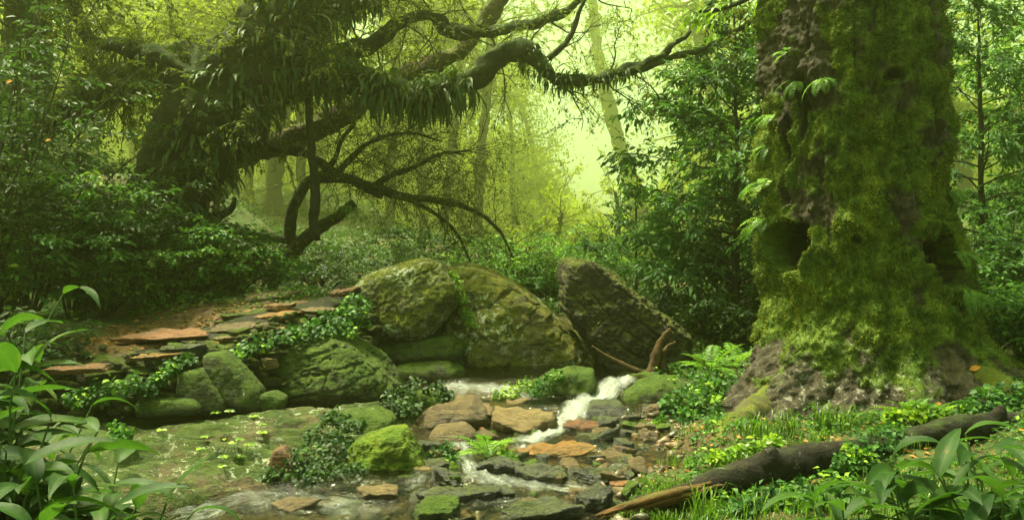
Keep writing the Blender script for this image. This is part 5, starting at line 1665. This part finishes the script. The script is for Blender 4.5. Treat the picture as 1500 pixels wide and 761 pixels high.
BRO = [  # label, px, Y, top py, nst, L, W, per, lean
    ('tall broad-leaved plant at the edge with the highest leaves', -75, 3.9, 415, 14, .30, .040, 7, (.02, 0)),
    ('second tall broad-leaved plant, its leaves just below the highest ones', -62, 3.6, 470, 14, .29, .040, 7, (.02, 0)),
    ('broad-leaved plant in the corner over the shelf', 0, 3.3, 640, 15, .28, .038, 7, (.05, 0)),
    ('low broad-leaved plant spreading towards the water', 105, 3.5, 690, 16, .28, .036, 6, (.10, 0)),
    ('narrow-leaved plant between the tall plants and the shelf', 15, 4.6, 590, 14, .28, .024, 8, (.06, 0)),
    ('broad-leaved plant low between the corner plant and the tall ones', -45, 3.4, 560, 14, .29, .040, 7, (.04, 0)),
    ('broad-leaved plant in the lowest corner, nearest the shelf water', 85, 3.1, 715, 12, .28, .036, 6, (.08, 0)),
    ('broad-leaved plant below the log with long arching leaves', 1400, 3.5, 690, 13, .29, .038, 6, (-.08, 0)),
    ('broad-leaved plant at the corner below the log, tallest there', 1490, 3.6, 655, 13, .30, .038, 7, (-.1, 0)),
    ('low broad-leaved plant at the bottom in front of the log', 1310, 3.45, 725, 12, .27, .034, 6, (-.06, 0)),
    ('narrow-leaved plant rising before the end of the log', 1455, 4.2, 655, 12, .28, .026, 7, (0, 0)),
]
for k, (lab, px, Y, tp, nst, L, W, per, lean) in enumerate(BRO):
    b = P(px, 380, Y)
    z = gz1(b[0], Y)
    top_z = CAMZ - (tp - 380.5) * Y / FPX
    st, lv = broad_plant(1000 + k, (b[0], Y, z), max(.25, (top_z - z)), nst, L, W, .32, per, lean)
    plant('broad_leaved_plant', lab, 'plant', (b[0], Y, z), st, lv, M['stem'], M['leaf_broad'], 'broad-leaved plants in front')

# ------------------------------------------------------------------ ferns
def trunk_point(px, py):
    row = int(np.argmin(np.abs(zc - (CAMZ - (py - 380.5) * (GY - .8) / FPX))))
    pts = A[row]
    sx = pts[:, 0] / pts[:, 1] * FPX + 750
    fr = np.sin(th) < .05
    k = int(np.argmin(np.where(fr, np.abs(sx - px), 1e9)))
    return pts[k], th[k]
TF = [  # label, px, py, n, L, W, tilt
    ('bright fern arching from the upper face of the giant trunk', 1205, 112, 9, .30, .055, (-.5, .5)),
    ('small fern high on the bark of the giant trunk', 1150, 62, 6, .22, .04, (-.2, .6)),
    ('small fern on the dark bark groove of the giant trunk', 1165, 105, 6, .24, .045, (-.4, .5)),
    ('fern drooping at the edge of the giant trunk below the groove', 1130, 150, 6, .26, .05, (-.5, .3)),
    ('wide fern standing out from the edge of the giant trunk above the dark hollow', 1122, 258, 9, .36, .06, (-.2, .5)),
    ('lower wide fern beside the trunk edge, just above the dark hollow', 1122, 315, 9, .34, .06, (-.3, .3)),
    ('fern on the far edge of the giant trunk, highest on that side', 1390, 270, 7, .30, .055, (-.4, .4)),
    ('bright wide fern beside the hollow on the far edge of the giant trunk', 1405, 372, 10, .36, .065, (-.2, .5)),
    ('fern just under the hollow on the far edge of the giant trunk', 1420, 425, 9, .32, .06, (-.3, .4)),
    ('tiny fern in the dark knot of the giant trunk', 1313, 112, 4, .12, .03, (-.3, .3)),
    ('narrow fern at the trunk edge between the groove and the wide ferns', 1124, 200, 6, .26, .045, (-.5, .4)),
]
for k, (lab, px, py, n, L, W, tl) in enumerate(TF):
    b, a = trunk_point(px, py)
    b = b - np.array([math.cos(a), math.sin(a), 0]) * .02
    st, lv = fern(1100 + k, b, n, L, W, tl, (a - 1.25, a + 1.25), 1.3, 15)
    plant('trunk_fern', lab, 'fern', b, st, lv, M['stem'], M['leaf_fern'], 'ferns growing on the giant tree')
GF_ = [
    ('light green fern between the stream rocks beside the orange slab', 715, 668, 7.1, 12, .42, .07, .15),
    ('fern clump below the slanting rock beside the ivy mound', 1040, 545, 9.6, 12, .55, .09, .15),
    ('dark fern clump between slanting rock and giant tree', 1080, 540, 10.0, 12, .55, .09, .1),
    ('fern at the root of the giant tree on the far side', 1475, 600, 7.6, 9, .4, .07, .05),
    ('fern growing from moss right of the bright moss rock', 650, 690, 6.85, 10, .26, .05, .1),
    ('small bright fern behind the log under the giant tree', 1370, 612, 7.1, 8, .3, .06, .02),
    ('bright low fern spread before the giant trunk', 1330, 606, 7.3, 8, .32, .06, .02),
    ('fern rising behind the low end of the broad roots', 1445, 470, 9.4, 10, .5, .08, .5),
]
for k, (lab, px, py, Y, n, L, W, dz) in enumerate(GF_):
    b = P(px, py, Y)
    b[2] = max(gz1(b[0], b[1]), min(b[2], gz1(b[0], b[1]) + .3))
    st, lv = fern(1200 + k, b, n, L, W, (.35, 1.1), (0, 6.28), 1.2, 17)
    plant('ground_fern', lab, 'fern', b, st, lv, M['stem'], M['leaf_fern'], 'ferns on the ground')

# ------------------------------------------------------------------ ivy and leafy ground plants
def clump(seed, pts, n, L, h, wr=.75, tmpl=LEAF7, vz=.75):
    """leaves over a mound through pts (world) with height h"""
    rng = rs(seed)
    pts = np.asarray(pts)
    k = rng.randint(len(pts), size=n)
    o = rng.normal(0, 1, (n, 3))
    r = rng.uniform(.1, 1, n)
    p = pts[k][:, :3] + norm(o) * (pts[k][:, 3] * r ** .5)[:, None] * np.array([1, 1, vz])
    p[:, 2] += np.abs(o[:, 2]) * h
    D = norm(o) * np.array([1, 1, .3]) + rng.normal(0, .5, (n, 3)) + np.array([0, -.3, -.25])
    N = UP * .8 + np.array([0, -.5, 0]) + rng.normal(0, .4, (n, 3))
    tone = np.clip(.42 + .8 * fbm(p * 5, 2) + rng.normal(0, .22, n), 0, 1)
    return leaves(p, D, N, L * rng.uniform(.55, 1.3, n), wr, tmpl, tone)
def trail(rows):
    return [np.r_[P(a, b, Y), r * Y / FPX] for a, b, Y, r in rows]
IVY = [  # label, rows (px,py,Y,radius px), n, L, mat
    ('ivy spilling down the ledge beside the rounded boulder', [(520, 450, 9.75, 22), (500, 462, 9.6, 24), (480, 480, 9.35, 24), (455, 488, 9.15, 20), (430, 494, 9.0, 16), (505, 485, 9.4, 18), (528, 470, 9.8, 14)], 900, .06, 'leaf_ivy'),
    ('ivy creeping along the upper course of the ledge stones', [(410, 497, 8.75, 14), (385, 503, 8.65, 15), (362, 512, 8.5, 12), (345, 522, 8.3, 12), (330, 540, 8.1, 10)], 330, .052, 'leaf_ivy'),
    ('dark ivy patch low on the ledge behind the broad leaves', [(165, 572, 7.55, 24), (140, 580, 7.5, 22), (190, 565, 7.6, 18), (115, 585, 7.4, 16), (215, 575, 7.65, 12), (230, 560, 7.75, 10)], 620, .055, 'leaf_ivy'),
    ('small ivy tuft in the joints of the ledge stones', [(255, 540, 7.85, 12), (240, 552, 7.75, 10), (275, 530, 8.0, 10)], 170, .05, 'leaf_ivy'),
    ('dark leafy ground plants spreading from shelf to stream', [(470, 640, 7.0, 30), (445, 670, 6.7, 34), (480, 690, 6.6, 34), (500, 660, 6.85, 30), (425, 690, 6.55, 28), (455, 705, 6.45, 26), (515, 625, 7.3, 20), (490, 615, 7.4, 18), (520, 695, 6.6, 18), (395, 700, 6.5, 14)], 2600, .040, 'leaf_dark'),
    ('dark leaves covering the boulder behind the bright moss rock', [(585, 585, 8.4, 24), (610, 575, 8.5, 24), (640, 577, 8.5, 18), (570, 605, 8.3, 18), (600, 600, 8.2, 18), (655, 585, 8.4, 10)], 800, .052, 'leaf_dark'),
    ('ivy mound beside the grass bank and giant root', [(1000, 590, 8.5, 28), (1030, 600, 8.4, 30), (1050, 580, 8.7, 26), (1010, 618, 8.2, 24), (980, 600, 8.4, 18), (1060, 610, 8.4, 20), (1035, 565, 8.9, 20), (970, 625, 8.2, 12)], 1700, .055, 'leaf_ivy'),
    ('lime moss-like sprigs on the edge of the upper pool', [(745, 576, 9.05, 14), (765, 570, 9.15, 14), (780, 565, 9.2, 10), (730, 582, 9.0, 8)], 420, .035, 'leaf_lime'),
    ('small leafy plant between the two dome rocks and the fern', [(640, 668, 7.1, 12), (660, 680, 7.0, 14), (655, 662, 7.2, 10)], 220, .048, 'leaf_ivy'),
    ('bright sprigs in the crack between rounded and sloping boulder', [(668, 420, 10.6, 9), (676, 440, 10.5, 10), (684, 460, 10.5, 9), (664, 405, 10.7, 7), (690, 474, 10.5, 8)], 420, .045, 'leaf_lime'),
    ('bright sprigs beside the orange slab at the foot of the fern', [(748, 672, 7.0, 9), (740, 664, 7.05, 8)], 120, .04, 'leaf_lime'),
    ('tuft of small leaves on the shelf near the broad leaves', [(182, 640, 6.6, 12), (170, 632, 6.7, 8)], 130, .05, 'leaf_ivy'),
    ('tangle of little leaves climbing over the log', [(1255, 660, 6.1, 22), (1285, 650, 6.2, 24), (1265, 680, 6.05, 20), (1310, 640, 6.3, 18), (1235, 680, 6.0, 14)], 620, .045, 'leaf_ivy'),
    ('leafy plants at the bottom in front of the log', [(1120, 735, 5.5, 24), (1160, 742, 5.45, 26), (1200, 735, 5.5, 24), (1240, 728, 5.5, 22), (1180, 725, 5.6, 20), (1090, 748, 5.4, 18)], 900, .055, 'leaf_ivy'),
    ('bright low leaves before the foot of the giant trunk', [(1345, 606, 7.1, 18), (1375, 610, 7.1, 18), (1310, 612, 7.1, 14)], 360, .06, 'leaf_lime'),
    ('leafy plants below the flaring root past the giant tree', [(1440, 590, 7.0, 22), (1480, 580, 7.1, 24), (1420, 605, 6.9, 18), (1500, 600, 7, 22), (1460, 610, 6.9, 18)], 900, .055, 'leaf_ivy'),
    ('sprigs of bright leaves among the grass before the giant root', [(1110, 655, 6.6, 16), (1080, 662, 6.5, 16), (1050, 672, 6.4, 14), (1130, 648, 6.7, 14)], 420, .05, 'leaf_lime'),
    ('dark leaves in the gap under the sapling by the giant root', [(1085, 560, 9.0, 18), (1100, 545, 9.2, 18), (1070, 575, 8.9, 14)], 420, .06, 'leaf_ivy'),
    ('green sprigs on the shoulder of the mossy boulder at the waterfall', [(800, 560, 9.05, 12), (790, 572, 9.0, 12), (815, 552, 9.1, 10)], 300, .04, 'leaf_ivy'),
]
for k, (lab, rows, n, L, mt) in enumerate(IVY):
    pts = trail(rows)
    b = np.mean([p[:3] for p in pts], 0)
    tag(obj('ivy_patch', clump(1300 + k, pts, n, L, .02, vz=.42 if k in (4, 14, 16, 13) else .75), M[mt], base=b), lab, 'ground plant', 'leafy ground plants')
# single pale seedlings on the shelf
SEED = [(318, 612), (333, 603), (372, 622), (380, 632), (300, 655), (325, 652), (290, 672), (345, 668), (352, 676), (362, 664), (325, 685), (333, 695), (385, 645), (312, 598), (240, 642), (347, 657)]
rng = rs(44)
fl = SHELF_TOP.reshape(-1, 3)
sx = fl[:, 0] / fl[:, 1] * FPX + 750; sy = 380.5 - (fl[:, 2] - CAMZ) / fl[:, 1] * FPX
for k, (px, py) in enumerate(SEED):
    i = int(np.argmin((sx - px) ** 2 + (sy - py) ** 2))
    b = fl[i]
    n = rng.randint(3, 6)
    stt = grow(rng, b - UP * .01, UP + rng.normal(0, .25, 3), rng.uniform(.05, .11), 4, .1)
    lfv = leaves(np.repeat(stt[-1][None], n, 0), np.stack([np.cos(np.arange(n) * 6.28 / n + k), np.sin(np.arange(n) * 6.28 / n + k), np.full(n, .1)], -1), UP + np.array([0, -.6, 0]) + rng.normal(0, .3, (n, 3)), rng.uniform(.035, .055, n), .75, LEAF7, rng.rand(n))
    plant('seedling', 'tiny lime green seedling on the mossy rock shelf', 'seedling', b, tube(stt, .002, 4, False), lfv, M['stem'], M['leaf_lime'], 'seedlings on the rock shelf')

# ------------------------------------------------------------------ grass
rng = rs(55)
def grass_pts(poly_px, n, zmax=.5):
    out = []
    poly = np.array(poly_px, float)
    while len(out) < n:
        a = rng.uniform(poly[:, 0].min(), poly[:, 0].max()); y = rng.uniform(poly[:, 1].min(), poly[:, 1].max())
        ins = False
        j = len(poly) - 1
        for i in range(len(poly)):
            if (poly[i, 1] > y) != (poly[j, 1] > y) and a < (poly[j, 0] - poly[i, 0]) * (y - poly[i, 1]) / (poly[j, 1] - poly[i, 1]) + poly[i, 0]:
                ins = not ins
            j = i
        if ins: out.append((a, y))
    return np.array(out)
def blades(xy, hmin, hmax, wd=.006, clumpy=.0):
    n = len(xy)
    z = gz(xy[:, 0], xy[:, 1])
    b = np.c_[xy, z - .01]
    h = rng.uniform(hmin, hmax, n)
    a = rng.rand(n) * 6.28
    ln = np.stack([np.cos(a), np.sin(a), np.zeros(n)], -1)
    s = np.stack([-np.sin(a), np.cos(a), np.zeros(n)], -1) * wd / 2
    c = rng.uniform(.2, .9, n)[:, None]
    m1 = b + ln * (h[:, None] * .18 * c) + UP * (h * .55)[:, None]
    m2 = b + ln * (h[:, None] * .5 * c) + UP * (h * .9)[:, None]
    tip = b + ln * (h[:, None] * .95 * c) + UP * (h * (1.05 - .35 * c[:, 0]))[:, None]
    V = np.stack([b - s, b + s, m1 - s, m1 + s, m2 - s * .7, m2 + s * .7, tip], 1).reshape(-1, 3)
    k = (np.arange(n) * 7)[:, None]
    Q = np.concatenate([np.array([[0, 1, 3, 2]]) + k, np.array([[2, 3, 5, 4]]) + k])
    T = np.array([[4, 5, 6]]) + k
    return V, [Q, T], {'rnd': np.repeat(rng.rand(n), 7)}
# grass bank between stream, log and giant tree (plan coordinates)
bank = grass_pts([(.85, 6.0), (1.1, 6.9), (1.5, 7.6), (2.1, 7.9), (2.6, 7.3), (4.3, 7.1), (5.2, 7.2), (5.0, 6.6), (3, 6.25), (1.7, 5.95), (1.0, 5.75)], 5200)
keep = fbm(np.c_[bank * 1.8, np.zeros(len(bank))], 3) > .17
g1 = blades(bank[keep], .04, .13, .006)
low_ = grass_pts([(.6, 5.6), (.9, 6.3), (1.6, 6.05), (1.2, 5.5)], 1800)
g2 = blades(low_, .04, .10, .005)
fr_ = grass_pts([(.9, 5.1), (1.2, 5.55), (3.2, 5.9), (5, 6.2), (5, 5.2)], 1600)
g3 = blades(fr_, .05, .18, .007)
tag(obj('grass', merge(g1, g2, g3), M['grass']), kind='stuff')
# taller grass tufts at the foot of the giant tree
for k, (lab, px, py, Y, n, h) in enumerate([('tall grass tuft at the foot of the giant trunk', 1205, 628, 7.25, 70, .30), ('arching grass tuft before the split end of the log', 1035, 752, 5.5, 26, .30), ('spiky grass tuft beside the dark trunk root', 1150, 632, 7.1, 46, .26),
                                            ('grass tuft sticking up behind the log near its knob', 1105, 642, 7.0, 46, .24), ('thin grass tuft beside the seedlings below the trunk', 1240, 632, 7.2, 46, .24), ('grass tuft hanging over the log beside the leafy tangle', 1215, 655, 6.4, 40, .2)]):
    b = P(px, py, Y)
    xy = b[None, :2] + rng.normal(0, .06, (n, 2))
    tag(obj('grass_tuft', blades(xy, h * .5, h, .009), M['grass'], base=(b[0], b[1], gz1(b[0], b[1]))), lab, 'grass tuft')

# low green cover on the right bank and under the ledge crest, fallen leaves
def cover(n, polyx, L, hmax, mat, name, tmpl=LEAF4, wr=.6, thr=-.1, sc_=2.0):
    xy = grass_pts(polyx, n)
    c = fbm(np.c_[xy * sc_, np.zeros(n) + 4], 3)
    xy = xy[c > thr]; c = c[c > thr]; m = len(xy)
    z = gz(xy[:, 0], xy[:, 1]) + rng.rand(m) * hmax * np.clip(.3 + c * 1.6, .15, 1.2)
    return leaves(np.c_[xy, z], rng.normal(size=(m, 3)) * np.array([1, 1, .35]), UP + np.array([0, -.25, 0]) + rng.normal(0, .4, (m, 3)), L * rng.uniform(.6, 1.3, m), wr, tmpl, np.clip(.45 + .7 * c + rng.normal(0, .2, m), 0, 1))
cv = [cover(15000, [(.9, 5.0), (1.2, 6.2), (1.5, 7.5), (2.0, 8.0), (5.5, 8.2), (6.5, 6), (5, 5)], .045, .10, None, '', LEAF4),
      cover(7000, [(1.5, 8.6), (1.5, 11), (3, 11.3), (5.5, 11), (7, 9), (5, 8.6), (2.6, 8.8)], .06, .22, None, '', LEAF4),
      cover(7000, [(-5.5, 9.8), (-1.8, 10.5), (-1.2, 12.5), (-6, 12.5)], .05, .20, None, '', LEAF4),
      cover(2500, [(-4, 4.2), (-2.7, 4.2), (-2.8, 5.4), (-4.5, 6.2)], .05, .12, None, '', LEAF4)]
tag(obj('ground_cover', merge(*cv), M['leaf_ivy']), kind='stuff')
xy = np.concatenate([grass_pts([(-4.2, 7.9), (-2, 8.6), (-1.6, 10), (-4.4, 10.6)], 1700), grass_pts([(.9, 5.6), (1.2, 7.8), (4.5, 7.6), (4.5, 6)], 700), grass_pts([(0, 6.5), (-.2, 8.7), (1.3, 8.7), (1.2, 6.6)], 350)])
m = len(xy)
dl = leaves(np.c_[xy, gz(xy[:, 0], xy[:, 1]) + .012], rng.normal(size=(m, 3)) * np.array([1, 1, .12]), UP + rng.normal(0, .25, (m, 3)), rng.uniform(.03, .075, m), .5, LEAF4, rng.rand(m))
st_ = []
rng = rs(56)
for k in range(150):
    if k % 2: x, y = rng.uniform(1.0, 4.6), rng.uniform(5.7, 8.0)
    else: x, y = rng.uniform(-4.3, -1.7), rng.uniform(8.3, 10.6)
    L = rng.uniform(.08, .35); a = rng.rand() * 6.28
    q_ = grow(rng, (0, 0, 0), (math.cos(a), math.sin(a), 0), L, 5, .2)
    q_ = q_ + np.array([x, y, 0]); q_[:, 2] = gz(q_[:, 0], q_[:, 1]) + .012
    st_.append(tube(q_, taper(rng.uniform(.003, .008), .002, len(q_)), 5, False))
tag(obj('litter', merge(*st_), M['bark_far']), kind='stuff')
tag(obj('fallen_leaves', dl, M['dead_leaf']), kind='stuff')
# a few bright single leaves one can point at
for lab, px, py, Y, L, mt in [('orange dead leaf on the moss at the flaring root', 1420, 541, 7.9, .10, 'red_leaf'), ('small red leaf on the ground before the giant tree', 1370, 592, 7.3, .05, 'red_leaf'), ('yellow-orange leaf on the ledge stones', 304, 506, 8.5, .12, 'dead_leaf'), ('red leaf on the shrub high at the edge', 8, 122, 8.2, .08, 'red_leaf'), ('red leaf on the shrub beneath the pale limb', 66, 207, 8.3, .06, 'red_leaf')]:
    b = P(px, py, Y)
    tag(obj('single_leaf', leaves(b[None], np.array([[.8, -.2, .3]]), np.array([[0, -.8, .5]]), np.array([L]), .6, LEAF7, np.array([.95])), M[mt], base=b), lab, 'leaf')
# dead tan root standing against the slanting rock
ra = limb_px([(952, 566, 17), (957, 545, 11), (961, 525, 8), (965, 512, 7), (969, 500, 6), (974, 490, 4), (982, 483, 2)], 9.95, 18, 90, .04, 41)[0]
rb_ = limb_px([(978, 566, 12), (974, 545, 8), (971, 530, 6), (973, 515, 5), (980, 504, 3), (988, 498, 1.5)], 9.98, 14, 80, .04, 43)[0]
rv = merge(ra, rb_)
tag(obj('climbing_root', rv, M['root_tan'], base=P(958, 556, 10.05)), 'forked tan root climbing the foot of the slanting rock', 'root')
rv, _, _ = limb_px([(868, 508, 1.5), (890, 522, 3), (915, 534, 4), (938, 546, 5), (958, 562, 6)], 9.95, 10, 60, .02, 42)
tag(obj('dead_root', rv, M['root_tan'], base=P(948, 552, 10.0)), 'curved dead root under the slanting rock', 'root')
HAZE_TOP, HAZE_DENS, HAZE_COL, HAZE_ANI = 70.0, .005, (.88, .98, .38), .87

# ------------------------------------------------------------------ haze
import bmesh
def haze_box(x0, x1, y0, y1, z0, z1, density, colour, aniso):
    bm = bmesh.new()
    bmesh.ops.create_cube(bm, size=1.0)
    for v in bm.verts:
        v.co = Vector(((x0 + x1) / 2 + v.co.x * (x1 - x0), (y0 + y1) / 2 + v.co.y * (y1 - y0), (z0 + z1) / 2 + v.co.z * (z1 - z0)))
    me = bpy.data.meshes.new('haze')
    bm.to_mesh(me); bm.free()
    m = bpy.data.materials.new('haze')
    m.use_nodes = True
    nt = m.node_tree
    nt.nodes.clear()
    out = nt.nodes.new('ShaderNodeOutputMaterial')
    pv = nt.nodes.new('ShaderNodeVolumePrincipled')
    pv.inputs['Color'].default_value = (*colour, 1)
    pv.inputs['Density'].default_value = density
    pv.inputs['Anisotropy'].default_value = aniso
    nt.links.new(pv.outputs[0], out.inputs['Volume'])
    me.materials.append(m)
    o = bpy.data.objects.new('haze', me)
    COL.objects.link(o)
    o['kind'] = 'stuff'
zb = float(GV[:, 2].min())
haze_box(-264, 264, -64, 275, zb - 1.0, HAZE_TOP, HAZE_DENS, HAZE_COL, HAZE_ANI)
